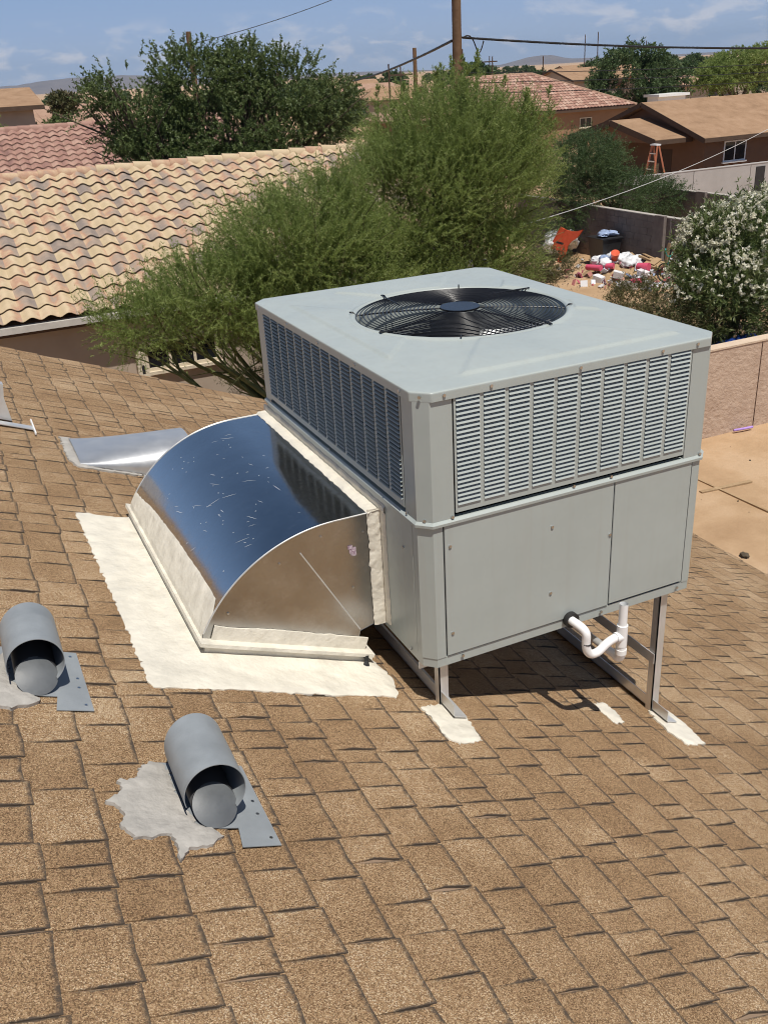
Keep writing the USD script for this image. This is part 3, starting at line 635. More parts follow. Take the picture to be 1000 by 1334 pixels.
# collar round the opening, thick brushed sealant
def wobbly(b, path, w, t, nrm, seed, amp=0.0018):
    """flat band along a path, edges uneven; w across (vector), t out along nrm"""
    P = np.asarray(path, float); n = len(P); rg = np.random.default_rng(seed); w, nrm = np.asarray(w, float), np.asarray(nrm, float)
    L = np.linalg.norm(w); m = 6; S = np.zeros((n, m, 3))
    e0, e1 = rg.normal(0, amp, n), rg.normal(0, amp, n)
    for k in range(m):
        f = k / (m - 1); hgt = t * (1.0 if 0 < k < m - 1 else 0.0) * (0.75 + 0.5 * rg.random(n))
        S[:, k] = P + w * f + (w / L) * ((e0 * (1 - f) + e1 * f)[:, None]) + nrm * hgt[:, None]
    b.grid(S); b.grid(S - nrm * 0.0005, flip=True); return b
n = 46
b = B()
wobbly(b, np.stack([np.full(n, -0.052), np.full(n, Y0 - 0.002), np.linspace(0.028, 0.478, n)], 1), (0.05, 0, 0), 0.006, (0, -1, 0), 1)
obj('collar', b, 'white_sealant', duct, smooth=50)
b = B(); wobbly(b, np.stack([np.full(n, -0.002), np.full(n, Y0 + 0.004), np.linspace(0.03, 0.49, n)], 1), (0, -0.042, 0), 0.005, (-1, 0, 0), 2)
wobbly(b, np.stack([np.full(60, -0.002), np.linspace(Y0 - 0.04, Y1 + 0.04, 60), np.full(60, 0.462)], 1), (0, 0, 0.034), 0.005, (-1, 0, 0), 3)
obj('collar', b, 'white_sealant', duct, smooth=50)
b = B(); wobbly(b, np.stack([np.full(70, -0.002), np.linspace(Y1 + 0.01, Y0 - 0.01, 70), np.full(70, 0.4665)], 1), (-0.05, 0, 0), 0.006, (0, 0, 1), 5)
obj('collar', b, 'white_sealant', duct, smooth=50)
# curb box following the slope
def roof_box(b, x0, x1, y0, y1, h0, h1):
    c = np.array([roof(x, y, h) for x in (x0, x1) for y in (y0, y1) for h in (h0, h1)]).reshape(-1, 3)
    return b.add(c, [[0, 1, 3, 2], [4, 6, 7, 5], [0, 4, 5, 1], [2, 3, 7, 6], [0, 2, 6, 4], [1, 5, 7, 3]])
b = B(); roof_box(b, -0.668, -0.108, Y0 - 0.022, Y1 + 0.022, 0.0, 0.047); obj('curb', b, 'white_sealant', duct)
b = B()
for (x0, x1, y0, y1) in ((-0.69, -0.094, Y0 - 0.038, Y0 + 0.004), (-0.69, -0.094, Y1 - 0.004, Y1 + 0.038), (-0.69, -0.640, Y0 + 0.0045, Y1 - 0.0045), (-0.125, -0.094, Y0 + 0.0045, Y1 - 0.0045)):
    roof_box(b, x0, x1, y0, y1, 0.0475, 0.060)
obj('curb_lip', b, 'white_sealant', duct)
b = B()
xs = np.linspace(-0.652, -0.118, 50); rg = np.random.default_rng(8)
top = 0.060 + 0.052 + 0.004 * np.cumsum(rg.normal(0, 0.25, 50)).clip(-1.5, 1.5)
P0 = roof(xs, Y0 - 0.001, 0.058); P1 = roof(xs, Y0 - 0.001, top)
S = np.stack([P0 + [0, -0.004, 0], P0 * .5 + P1 * .5 + [0, -0.0035, 0], P1 + [0, -0.0025, 0], P1 + [0, 0.001, 0.001]], 1)
obj('sealed_skirt', B().grid(S), 'white_sealant', duct, smooth=50)
b = B(); m = 60; yy = np.linspace(Y0, Y1, m); S = np.zeros((m, 8, 3)); rg = np.random.default_rng(9)
tp = 126.5 + 7 * (meshkit.noise(np.stack([yy * 5, yy * 0, yy * 0], -1), 3) - 0.5) * 2 + rg.normal(0, 0.5, m)
tp = np.radians(145.5 - 5.5 * sm(yy, Y0 - 0.02, Y0 + 0.05) + 4.5 * sm(yy, 0.9, Y1) + 2.2 * (meshkit.noise(np.stack([yy * 4, yy * 0, yy * 0], -1), 3) - 0.5) + rg.normal(0, 0.10, m))
for q in range(8):
    an = np.radians(151.0) + (tp - np.radians(151.0)) * q / 7; r = AR + (0.003 if q < 7 else 0.0005)
    S[:, q] = np.stack([AC_[0] + r * np.cos(an), yy, AC_[1] + r * np.sin(an)], 1)
b.grid(S, flip=False); b.add(np.concatenate([S[:, 0], S[:, 0] + [-0.022, 0, -0.06]]), [[k + 1, k, m + k, m + k + 1] for k in range(m - 1)])
obj('sealed_skirt', b, 'white_sealant', duct, smooth=50)
# white membrane flashing laid on the shingles
def sheet_on_roof(poly, h, ripple, seed, step=0.02, mound=None):
    """thin uneven skin over an outline on the roof: triangulated grid clipped to the outline, with a real edge"""
    from shapely.geometry import Polygon, Point
    from shapely import contains_xy
    P = Polygon(poly).buffer(0); rg = np.random.default_rng(seed)
    ring = np.array(P.exterior.coords)[:-1]
    L = np.concatenate([[0], np.cumsum(np.linalg.norm(np.diff(np.vstack([ring, ring[:1]]), axis=0), axis=1))])
    t = np.arange(0, L[-1], step * 0.7); rr = np.vstack([ring, ring[:1]])
    edge = np.stack([np.interp(t, L, rr[:, 0]), np.interp(t, L, rr[:, 1])], 1) + rg.normal(0, 0.0035, (len(t), 2))
    x0, y0, x1, y1 = P.bounds; gx, gy = np.meshgrid(np.arange(x0, x1, step), np.arange(y0, y1, step)); g = np.stack([gx.ravel(), gy.ravel()], 1) + rg.uniform(-.3, .3, (gx.size, 2)) * step
    ok = contains_xy(P.buffer(-step * 0.5), g[:, 0], g[:, 1]); g = g[ok]
    from scipy.spatial import Delaunay
    pts = np.vstack([edge, g]); tri = Delaunay(pts).simplices
    c = pts[tri].mean(1); tri = tri[contains_xy(Polygon(edge).buffer(1e-4), c[:, 0], c[:, 1])]
    A = pts[tri]; ar = (A[:, 1, 0] - A[:, 0, 0]) * (A[:, 2, 1] - A[:, 0, 1]) - (A[:, 2, 0] - A[:, 0, 0]) * (A[:, 1, 1] - A[:, 0, 1])
    tri[ar < 0] = tri[ar < 0][:, ::-1]
    hh = h + ripple * (meshkit.fbm(np.stack([pts[:, 0] * 14, pts[:, 1] * 14, pts[:, 0] * 0], -1), 3, seed) - 0.5) * 2
    if mound: hh = hh + mound(pts)
    hh[:len(edge)] = np.minimum(hh[:len(edge)], h - 0.0035)
    b = B(); V = roof(pts[:, 0], pts[:, 1], hh); b.add(V, tri)
    e = np.arange(len(edge)); e2 = (e + 1) % len(edge); lowr = roof(edge[:, 0], edge[:, 1], 0.002)
    o = b.n; s_ = np.sign(np.sum(edge[:, 0] * np.roll(edge[:, 1], -1) - np.roll(edge[:, 0], -1) * edge[:, 1]))
    q = np.stack([e, len(edge) + e, len(edge) + e2, e2], 1)
    if s_ < 0: q = q[:, ::-1]
    b.add(np.vstack([V[:len(edge)], lowr]), q)
    return b
def curb_mound(p):
    d = np.maximum.reduce([-0.668 - p[:, 0], p[:, 0] + 0.108, (Y0 - 0.022) - p[:, 1], p[:, 1] - (Y1 + 0.022)])
    return 0.012 * np.clip(1 - d / 0.06, 0, 1)
obj('flashing', sheet_on_roof([(-0.885, 1.486), (-0.872, 0.6), (-0.872, 0.104), (-0.86, 0.082), (-0.568, 0.081), (-0.321, 0.072), (-0.079, 0.078), (-0.043, 0.192), (-0.063, 0.36), (-0.085, 1.56), (-0.649, 1.56), (-0.66, 1.50), (-0.728, 1.482)], 0.0118, 0.0022, 3, mound=curb_mound), 'white_sealant', duct, smooth=True)
obj('tar_drip', B().tube(smooth_path([roof(-0.122, Y0 - 0.03, 0.05), roof(-0.118, Y0 - 0.036, 0.035), roof(-0.118, Y0 - 0.045, 0.02)], 6), [0.012, 0.01, 0.008, 0.008, 0.010, 0.012], 7), 'rubber', duct)

# sealant patches at the ends of the rails
obj('sealant_patch', sheet_on_roof([(-0.03, 0.012), (0.03, 0.03), (0.079, 0.04), (0.112, -0.005), (0.105, -0.09), (0.093, -0.184), (0.05, -0.195), (-0.002, -0.202), (-0.031, -0.159), (-0.022, -0.08)], 0.0125, 0.004, 5, 0.012), 'white_sealant', smooth=True,
    label='white sealant patch brushed over the shingles at the foot of the short front leg', cat='sealant patch')
obj('sealant_patch', sheet_on_roof([(0.972, 0.03), (1.04, 0.05), (1.075, 0.045), (1.085, -0.052), (1.075, -0.12), (1.059, -0.195), (0.99, -0.205), (0.969, -0.2), (0.949, -0.124), (0.955, -0.05)], 0.0140, 0.004, 6, 0.012), 'white_sealant', smooth=True,
    label='white sealant patch at the foot of the tall right front leg', cat='sealant patch')
obj('sealant_patch', sheet_on_roof([(0.743, 0.077), (0.802, 0.091), (0.805, 0.019), (0.783, -0.05), (0.734, -0.062), (0.733, 0.006)], 0.0115, 0.003, 7, 0.010), 'white_sealant', smooth=True,
    label='small white sealant smear alone on the shingles between the two front legs', cat='sealant patch')

# ------------------------------------------------------------------ two hooded roof vents with their mastic
def hood_vent(dx, dy, label, tar, seed):
    v = thing('roof_vent', label, 'roof vent')
    T = lambda x, y, h: roof(np.asarray(x) + dx, np.asarray(y) + dy, h)
    cx, r, hc = -0.866, 0.071, 0.086
    V = [T(x, y, h) for x, y in ((-0.945, -0.30), (-0.725, -0.318), (-0.723, -0.637), (-0.815, -0.637), (-0.805, -0.568), (-0.945, -0.562)) for h in (0.0135, 0.0155)]
    poly = [(-0.945, -0.562), (-0.805, -0.568), (-0.815, -0.637), (-0.723, -0.637), (-0.725, -0.318), (-0.945, -0.30)]
    b = B().prism(poly, lambda p, w: T(p[:, 0], p[:, 1], np.full(len(p), w)), 0.0105, 0.0124)
    obj('base_flange', b, 'vent_paint', v)
    for x, y in ((-0.745, -0.345), (-0.742, -0.47), (-0.74, -0.61), (-0.745, -0.52)):
        obj('nail', B().tube([T(x, y, 0.0120), T(x, y, 0.0142)], 0.0045, 8), 'screw', v)
    # hood: most of a cylinder, its lower lips hanging clear of the flange, its mouth cut slanting
    ang = np.radians(np.linspace(-33, 213, 40)); n1 = 14
    S = np.zeros((n1, 40, 3))
    for i in range(n1):
        f = i / (n1 - 1)
        yb = -0.322 - 0.045 * np.clip(-np.sin(ang), -1, 1) * 0.6; yf = -0.518 - 0.020 * (1 - (np.sin(ang) + 1) / 2)
        y = yb + (yf - yb) * f
        S[i] = T(cx + r * np.cos(ang), y, hc + r * np.sin(ang))
    S2 = np.zeros_like(S)
    for i in range(n1):
        f = i / (n1 - 1)
        yb = -0.322 - 0.045 * np.clip(-np.sin(ang), -1, 1) * 0.6; yf = -0.518 - 0.020 * (1 - (np.sin(ang) + 1) / 2)
        S2[i] = T(cx + (r - 0.0018) * np.cos(ang), yb + (yf - yb) * f, hc + (r - 0.0018) * np.sin(ang))
    b = B().grid(S, flip=True); b.grid(S2)
    for e in (0, -1): b.grid(np.stack([S[e], S2[e]], 0), flip=(e == 0))
    for e in (0, -1): b.grid(np.stack([S[:, e], S2[:, e]], 0), flip=(e == -1))
    obj('hood', b, 'vent_paint', v, smooth=40)
    # back plate of the hood
    n = len(ang); rim = S[0]; c = rim.mean(0)
    obj('hood_back', B().add(np.vstack([rim, c]), [[i, i + 1, n] for i in range(n - 1)] + [[n - 1, 0, n]]), 'vent_paint', v)
    # inner pipe stub, cut slanting and closed by a damper flap
    rp = 0.053; th = np.linspace(0, 2 * np.pi, 33)
    fc = np.array([cx + 0.010, -0.523, 0.046]); tilt = math.radians(52)
    e1 = np.array([1.0, 0, 0]); e2 = np.array([0, math.sin(tilt), math.cos(tilt)])
    rr = np.linspace(0, 1, 7); P = np.zeros((7, 33, 3))
    for i, q in enumerate(rr):
        loc = fc[None] + q * rp * (np.cos(th)[:, None] * e1 + np.sin(th)[:, None] * e2 * 1.06)
        bul = 0.010 * (1 - q * q); loc = loc + bul * np.array([0, -math.cos(tilt), math.sin(tilt)])
        P[i] = T(loc[:, 0], loc[:, 1], np.maximum(loc[:, 2], 0.0132))
    obj('flap', B().grid(P, flip=True), 'flap_dark', v, smooth=60)
    Q = np.zeros((8, 33, 3))
    for i in range(8):
        f = i / 7; loc = fc[None] + rp * (np.cos(th)[:, None] * e1 + np.sin(th)[:, None] * e2 * 1.06) + f * np.array([0, 0.2, 0.0]) + np.array([0, 0.003, 0])
        Q[i] = T(loc[:, 0], loc[:, 1], np.maximum(loc[:, 2], 0.0126))
    obj('inner_pipe', B().grid(Q, flip=True), 'vent_inside', v, smooth=60)
    obj('mastic', sheet_on_roof(np.asarray(tar) + [dx, dy], 0.0180, 0.0055, seed, 0.014), 'mastic', v, smooth=True, label='ragged grey mastic smeared over one side of the flange')
TAR = [(-0.956, -0.304), (-0.981, -0.324), (-0.997, -0.368), (-1.04, -0.373), (-1.037, -0.415), (-1.081, -0.454), (-1.054, -0.473), (-1.051, -0.512), (-1.062, -0.539), (-1.044, -0.583), (-0.999, -0.586), (-0.96, -0.578), (-0.959, -0.631), (-0.955, -0.672), (-0.936, -0.633), (-0.887, -0.627), (-0.847, -0.595), (-0.86, -0.575), (-0.90, -0.545), (-0.905, -0.504), (-0.918, -0.432), (-0.915, -0.331), (-0.93, -0.30)]
hood_vent(0, 0, 'grey hooded roof vent in the foreground with ragged mastic on its left', TAR, 21)
hood_vent(-0.322, 0.575, 'grey hooded roof vent cut by the left border, beside the white flashing corner', [(-0.89, -0.30), (-0.93, -0.36), (-1.0, -0.33), (-1.06, -0.38), (-1.12, -0.37), (-1.10, -0.45), (-1.13, -0.52), (-1.06, -0.57), (-1.0, -0.60), (-0.93, -0.63), (-0.86, -0.61), (-0.845, -0.585), (-0.87, -0.555), (-0.905, -0.52), (-0.915, -0.43)], 22)

# ------------------------------------------------------------------ barrel vent lying on the slope behind the duct
bv = thing('barrel_vent', 'silver half-round exhaust vent hood lying on the roof behind the shiny duct', 'roof vent')
th = np.linspace(0, np.pi, 25); xs = np.linspace(-0.775, -0.28, 18); S = np.zeros((18, 25, 3)); S2 = np.zeros_like(S)
for i, x in enumerate(xs):
    f = i / 17; hz = 0.012 + 0.185 * f; ry = 0.205 + 0.012 * f; yc = 2.345 + 0.012 * f
    cc = np.sign(np.cos(th)) * np.abs(np.cos(th)) ** 0.75
    S[i] = roof(x + 0 * th, yc + ry * cc, 0.013 + hz * np.sin(th) ** 0.7); S2[i] = roof(x + 0 * th, yc + (ry - 0.002) * cc, 0.011 + (hz - 0.002) * np.sin(th) ** 0.7)
b = B().grid(S, flip=False); b.grid(S2, flip=True); b.grid(np.stack([S[-1], S2[-1]], 0))
obj('hood', b, 'silver_paint', bv, smooth=50)
obj('mastic', sheet_on_roof([(-0.81, 2.57), (-0.765, 2.58), (-0.765, 2.15), (-0.70, 2.13), (-0.40, 2.13), (-0.40, 2.115), (-0.62, 2.105), (-0.785, 2.105), (-0.82, 2.2), (-0.815, 2.42)], 0.017, 0.003, 31, 0.014), 'mastic', bv, smooth=True)
bk = thing('metal_bracket', 'galvanised bracket on the shingles at the left border', 'bracket')
b = B(); roof_box(b, -1.10, -0.925, 2.60, 2.66, 0.015, 0.020); obj('flat_bar', b, 'galv', bk)
b = B(); roof_box(b, -0.931, -0.925, 2.52, 2.77, 0.0155, 0.026); obj('end_strip', b, 'pvc', bk)
b = B(); b.prism([(-1.30, 0.02), (-1.02, 0.02), (-1.075, 0.13), (-1.09, 0.20), (-1.30, 0.22)], lambda p, w: roof(p[:, 0], np.full(len(p), w), p[:, 1]), 2.69, 2.75); obj('upright', b, 'galv', bk)

# ------------------------------------------------------------------ ground
gx = np.concatenate([[-15000, -3000, -400, -60], np.linspace(-20, 60, 81), [90, 400, 3000, 15000]])
gy = np.concatenate([[-15000, -3000, -400, -60], np.linspace(-20, 60, 81), [90, 400, 3000, 15000]])
XX, YY = np.meshgrid(gx, gy, indexing='ij')
ZZ = GZ + 0.06 * (meshkit.fbm(np.stack([XX * 0.7, YY * 0.7, XX * 0], -1), 4, 5) - 0.5) * (np.abs(XX) < 65) * (np.abs(YY) < 65)
obj('ground', B().grid(np.stack([XX, YY, ZZ], -1)), 'sand', smooth=True, kind='structure', label='bare tan desert dirt of the yards')

# ------------------------------------------------------------------ tiled roofs
def s_tile(o, eu, ev, nn, w, L, lift, seg, tone, rg, thick=0.014, hh=0.032):
    """S-shaped clay tile; o = lower left corner, eu across, ev up the slope. returns verts, tris, tint"""
    u = np.linspace(0, 1, seg + 1); h = hh * (np.sin(2 * np.pi * (u - 0.25)) + 1) * np.where(u < 0.5, 1, 1)
    low = o + np.outer(u * w, eu) + np.outer(h + lift + thick, nn)
    upv = o + np.outer(u * w, eu) + np.outer(h + thick * 0.4, nn) + ev * L
    bot = low - nn * thick
    n = seg + 1; i = np.arange(seg)
    F = np.vstack([np.stack([i, i + 1, n + i + 1], 1), np.stack([i, n + i + 1, n + i], 1), np.stack([2 * n + i, 2 * n + i + 1, i + 1], 1), np.stack([2 * n + i, i + 1, i], 1)])
    g = rg.choice([-1, 1], p=[.3, .7]) * rg.uniform(0.1, 0.5)
    t = np.clip(tone + g * 2 * (u - 0.5), 0, 1)
    T = np.zeros((3 * n, 3)); T[:n, 0] = t; T[n:2 * n, 0] = np.clip(t + rg.uniform(-.15, .15), 0, 1); T[2 * n:, 0] = t
    return np.vstack([low, upv, bot]), F, T
def in_view(P):
    q = RT @ (np.asarray(P) - CAM)
    if q[2] < 0.3: return 0.0
    if abs(1.21411 * q[0] / q[2]) > 0.52 or abs(1.21411 * q[1] / q[2]) > 0.69: return 0.0
    return 1.0 / q[2]
def tile_slope(parent, E0, eu, ev, nu, nv, wt, ct, mat, tonef, seed, nparts, seg=6, keep=lambda u, v: True, hidden=lambda P: False, what='tiles'):
    rg = np.random.default_rng(seed); nn = np.cross(eu, ev); nn /= np.linalg.norm(nn); items = []
    for r in range(nv):
        for c in range(nu):
            if not keep((c + 0.5) * wt, (r + 0.5) * ct): continue
            o = E0 + eu * (c * wt) + ev * (r * ct)
            items.append((o, s_tile(o, eu, ev, nn, wt * 1.02, ct * 1.14, 0.036 + rg.normal(0, 0.004), seg, float(np.clip(tonef(rg), 0, 1)), rg)))
    sc = [0 if hidden(o) else in_view(o) for o, _ in items]
    order = sorted(range(len(items)), key=lambda i: -sc[i]); rest = B()
    for k, i in enumerate(order):
        if k < nparts and sc[i] > 0: obj('roof_tile', B().add(*items[i][1]), mat, parent, tint=True, smooth=True)
        else: rest.add(*items[i][1])
    if rest.n: obj('roof_tile', rest, mat, parent, tint=True, smooth=True, kind='stuff', label='rest of the roof ' + what)
EX = np.array([1.0, 0, 0])
# neighbour's house, cream and orange tiles
nh = thing('tiled_house', 'neighbour house with cream and peach clay tile roof beside the shingle roof', 'house')
PT = 0.37; EV = np.array([0, 1.0, PT]); EV /= np.linalg.norm(EV)
ye, ze, yr = 13.68, -1.53, 18.56; zr = ze + PT * (yr - ye)
XL, XR = -5.2, 8.35
b = B()
for sgn in (1,):
    b.prism([(ye + 0.03, ze - 0.16), (ye + 0.03, ze - 0.02), (yr, zr - 0.02), (2 * yr - ye, ze - 0.02), (2 * yr - ye, ze - 0.16), (yr, zr - 0.2)], lambda p, w: np.stack([np.full(len(p), w), p[:, 0], p[:, 1]], 1), XL, XR)
deck = obj('roof', b, 'trim_brown', nh)
tile_slope(deck, np.array([XL, ye - 0.03, ze - 0.02]), EX, EV, int((XR - XL) / 0.29), 15, 0.29, 0.352, 'tile_cream', lambda r: r.choice([0.2, 0.3, 0.4, 0.55, 0.7, 0.85], p=[.24, .22, .16, .16, .12, .10]) + r.normal(0, .05), 3, 290, 8, hidden=lambda P: P[0] > 8.5, what='tiles up to the ridge')
for k in range(int((XR - XL) / 0.38)):
    x0 = XL + k * 0.38; th = np.linspace(-0.25, np.pi + 0.25, 9); rg = np.random.default_rng(900 + k)
    V = np.array([[(x, yr + r * np.cos(t), zr - 0.005 + (r + dz) * np.sin(t)) for t in th] for x, r, dz in ((x0, 0.115, 0.03), (x0 + 0.40, 0.10, 0.012))])
    q = B(); t0 = float(rg.choice([0.1, 0.25, 0.3, 0.55])); T = np.zeros((18, 3)); T[:, 0] = t0
    q.grid(V, T); q.add(np.vstack([V[0], [[x0, yr, zr - 0.03]]]), [[i, i + 1, 9] for i in range(8)], (t0, 0, 0))
    obj('ridge_tile', q, 'tile_cream', deck, tint=True, smooth=40)
obj('gutter', B().prism([(ye - 0.05, ze - 0.15), (ye + 0.028, ze - 0.15), (ye + 0.028, ze - 0.03), (ye - 0.05, ze - 0.045)], lambda p, w: np.stack([np.full(len(p), w), p[:, 0], p[:, 1]], 1), XL, XR), 'gutter', nh)
obj('soffit', B().box((XL, ye + 0.03, ze - 0.21), (XR, ye + 0.33, ze - 0.165)), 'trim_brown', nh)
obj('wall', B().box((XL + 0.5, ye + 0.30, GZ), (XR - 0.5, 2 * yr - ye - 0.3, ze - 0.02)), 'stucco_beige', nh)
b = B()
for s_ in (XL + 0.5, XR - 0.6): b.prism([(ye + 0.30, ze - 0.021), (yr, zr - 0.21), (2 * yr - ye - 0.3, ze - 0.021)], lambda p, w: np.stack([np.full(len(p), w), p[:, 0], p[:, 1]], 1), s_, s_ + 0.1)
obj('gable', b, 'stucco_beige', nh)
def window(parent, x0, x1, y, z0, z1, mull=1, frame='white_frame', sill=True, wdt=0.055):
    """window in a wall that faces -y"""
    f = B()
    f.box((x0, y - 0.03, z0), (x0 + wdt, y + 0.01, z1)); f.box((x1 - wdt, y - 0.03, z0), (x1, y + 0.01, z1))
    f.box((x0 + wdt, y - 0.03, z1 - wdt), (x1 - wdt, y + 0.01, z1)); f.box((x0 + wdt, y - 0.03, z0), (x1 - wdt, y + 0.01, z0 + wdt))
    w = obj('window', f, frame, parent)
    for k in range(mull):
        xm = x0 + (x1 - x0) * (k + 1) / (mull + 1); obj('mullion', B().box((xm - 0.025, y - 0.028, z0 + wdt), (xm + 0.025, y + 0.008, z1 - wdt)), frame, w)
    obj('pane', B().box((x0 + wdt, y - 0.012, z0 + wdt), (x1 - wdt, y - 0.004, z1 - wdt)), 'dark_pane', w)
    if sill: obj('sill', B().box((x0 - 0.06, y - 0.09, z0 - 0.06), (x1 + 0.06, y + 0.01, z0 - 0.002)), frame, w)
    return w
window(nh, 1.60, 2.92, ye + 0.30, -2.74, -2.22, 2, 'cream_trim')
bh = thing('birdhouse', 'small white arched birdhouse with a dark slot on the beige wall', 'birdhouse')
arch = [(1.43, -2.80), (1.62, -2.80), (1.62, -2.50)] + [(1.525 + 0.095 * math.cos(t), -2.50 + 0.16 * math.sin(t)) for t in np.linspace(0.2, np.pi - 0.2, 7)] + [(1.43, -2.50)]
yw = ye + 0.30
obj('body', B().prism(arch, xz, yw - 0.16, yw - 0.04), 'cream_trim', bh)
obj('opening', B().prism([(1.50, -2.73), (1.55, -2.73), (1.555, -2.6), (1.525, -2.565), (1.495, -2.6)], xz, yw - 0.163, yw - 0.158), 'dark_inside', bh)

# second house, pink tiles
ph = thing('tiled_house', 'house with dull pink tile roof behind the cream tile roof', 'house')
yr2, zr2 = 31.0, 0.78; ye2 = 24.9; ze2 = zr2 - PT * (yr2 - ye2); XL2, XR2 = -7.0, 8.6
b = B().prism([(ye2 + 0.03, ze2 - 0.16), (ye2 + 0.03, ze2 - 0.02), (yr2, zr2 - 0.02), (2 * yr2 - ye2, ze2 - 0.02), (2 * yr2 - ye2, ze2 - 0.16), (yr2, zr2 - 0.2)], lambda p, w: np.stack([np.full(len(p), w), p[:, 0], p[:, 1]], 1), XL2, XR2)
deck2 = obj('roof', b, 'trim_brown', ph)
tile_slope(deck2, np.array([XL2, ye2, ze2 - 0.02]), EX, EV, int((XR2 - XL2) / 0.29), 18, 0.29, 0.36, 'tile_pink', lambda r: r.normal(0.4, 0.2), 4, 280, 6, hidden=lambda P: P[2] < -0.15, what='pink tiles')
for k in range(int((XR2 - XL2) / 0.38)):
    x0 = XL2 + k * 0.38; th = np.linspace(-0.25, np.pi + 0.25, 7); T = np.zeros((14, 3)); T[:, 0] = 0.35 + 0.2 * ((k * 7) % 3 - 1)
    V = np.array([[(x, yr2 + r * np.cos(t), zr2 + (r + 0.02) * np.sin(t)) for t in th] for x, r in ((x0, 0.115), (x0 + 0.4, 0.1))])
    obj('ridge_tile', B().grid(V, T), 'tile_pink', deck2, tint=True, smooth=True)
obj('wall', B().box((XL2 + .5, ye2 + .55, GZ), (XR2 - .5, 2 * yr2 - ye2 - .5, ze2 - 0.02)), 'stucco_beige', ph)
b = B()
for s_ in (XL2 + 0.5, XR2 - 0.6): b.prism([(ye2 + 0.55, ze2 - 0.021), (yr2, zr2 - 0.21), (2 * yr2 - ye2 - 0.5, ze2 - 0.021)], lambda p, w: np.stack([np.full(len(p), w), p[:, 0], p[:, 1]], 1), s_, s_ + 0.1)
obj('gable', b, 'stucco_beige', ph)

# ------------------------------------------------------------------ general houses with gable or hip roofs
def gable_house(name, label, x0, x1, y0, y1, ze, pitch, wallm, roofm, hip0=0.0, hip1=0.0, ov=0.45, wins=(), twall=0.0, frame='white_frame', group=None):
    """ridge along x; eaves at y0 and y1; hip0/hip1 = how far the ridge ends lie inside the ends"""
    h = thing(name, label, 'house', group); ym = (y0 + y1) / 2; zr = ze + pitch * (ym - y0); t = 0.16
    top = [(x0, y0, ze), (x1, y0, ze), (x1, y1, ze), (x0, y1, ze), (x0 + hip0, ym, zr), (x1 - hip1, ym, zr)]
    V = top + [(x, y, z - t) for x, y, z in top]
    F = [[0, 1, 5], [0, 5, 4], [2, 3, 4], [2, 4, 5], [1, 2, 5], [3, 0, 4]]
    F += [[a + 6, c + 6, b_ + 6] for a, b_, c in F[:4] + F[4:]]
    for a, c in ((0, 1), (1, 2), (2, 3), (3, 0)):
        if (a, c) == (1, 2) and hip1 == 0 or (a, c) == (3, 0) and hip0 == 0: continue
        F += [[a, a + 6, c + 6], [a, c + 6, c]]
    if hip1 == 0: F += [[1, 7, 11], [1, 11, 5], [5, 11, 8], [5, 8, 2]]
    if hip0 == 0: F += [[3, 9, 10], [3, 10, 4], [4, 10, 6], [4, 6, 0]]
    if hip1 == 0: F = [f for f in F if f not in ([1, 2, 5], [7, 11, 8])]
    if hip0 == 0: F = [f for f in F if f not in ([3, 0, 4], [9, 10, 6])]
    obj('roof', B().add(V, F), roofm, h)
    b = B().box((x0 + ov, y0 + ov, GZ - 0.1), (x1 - ov, y1 - ov, ze - t + 0.02)); obj('wall', b, wallm, h)
    for xx, hp in ((x0 + ov, hip0), (x1 - ov - 0.1, hip1)):
        if hp == 0: obj('gable', B().prism([(y0 + ov, ze - t + 0.021), (ym, zr - t - 0.01), (y1 - ov, ze - t + 0.021)], lambda p, w: np.stack([np.full(len(p), w), p[:, 0], p[:, 1]], 1), xx, xx + 0.1), wallm, h)
    obj('fascia', B().box((x0, y0 - 0.025, ze - t - 0.02), (x1, y0 - 0.003, ze - 0.01)), 'trim_brown', h)
    if hip0 == 0:
        for ya, yb in ((y0, ym), (y1, ym)): obj('barge_board', B().beam((x0 - 0.016, ya, ze - 0.1), (x0 - 0.016, yb, zr - 0.1), 0.03, 0.2), 'trim_brown', h)
    for wa, wb, za, zb in wins: window(h, wa, wb, y0 + ov, za, zb, 1, frame)
    return h
# brown house with the porch and the ladder
hb = gable_house('brown_house', 'brown stucco house with tan shingle roof and gabled porch behind the grey walls', 29.2, 45.0, 30.7, 39.3, -1.46, 0.325, 'stucco_brown', 'far_shingle', wins=((30.73, 32.0, -2.56, -1.70),))
b = B(); px0, px1, pe0, pe1 = 27.5, 29.62, 31.85, 38.2; pm = (pe0 + pe1) / 2; pz, pr = -1.45, -0.72
for s_, ya in ((1, pe0), (-1, pe1)):
    q = [(px0, ya, pz), (px1, ya, pz), (px1, pm, pr), (px0, pm, pr)]; V = q + [(x, y, z - 0.18) for x, y, z in q]
    F = np.array([[0, 1, 2, 3], [7, 6, 5, 4], [0, 4, 5, 1], [1, 5, 6, 2], [3, 2, 6, 7], [0, 3, 7, 4]]); b.add(V, F if s_ > 0 else F[:, ::-1])
obj('porch_roof', b, 'far_shingle', hb)
for ya in (pe0, pe1): obj('barge_board', B().beam((px0 - 0.016, ya, pz - 0.1), (px0 - 0.016, pm, pr - 0.1), 0.03, 0.26), 'trim_brown', hb)
obj('fascia', B().box((px0, pe0 - 0.025, pz - 0.2), (px1 - 0.05, pe0 - 0.003, pz - 0.02)), 'trim_brown', hb)
obj('porch_gable', B().prism([(pe0 + 0.3, pz - 0.17), (pm, pr - 0.2), (pe1 - 0.3, pz - 0.17)], lambda p, w: np.stack([np.full(len(p), w), p[:, 0], p[:, 1]], 1), px0 + 0.3, px0 + 0.4), 'stucco_brown', hb)
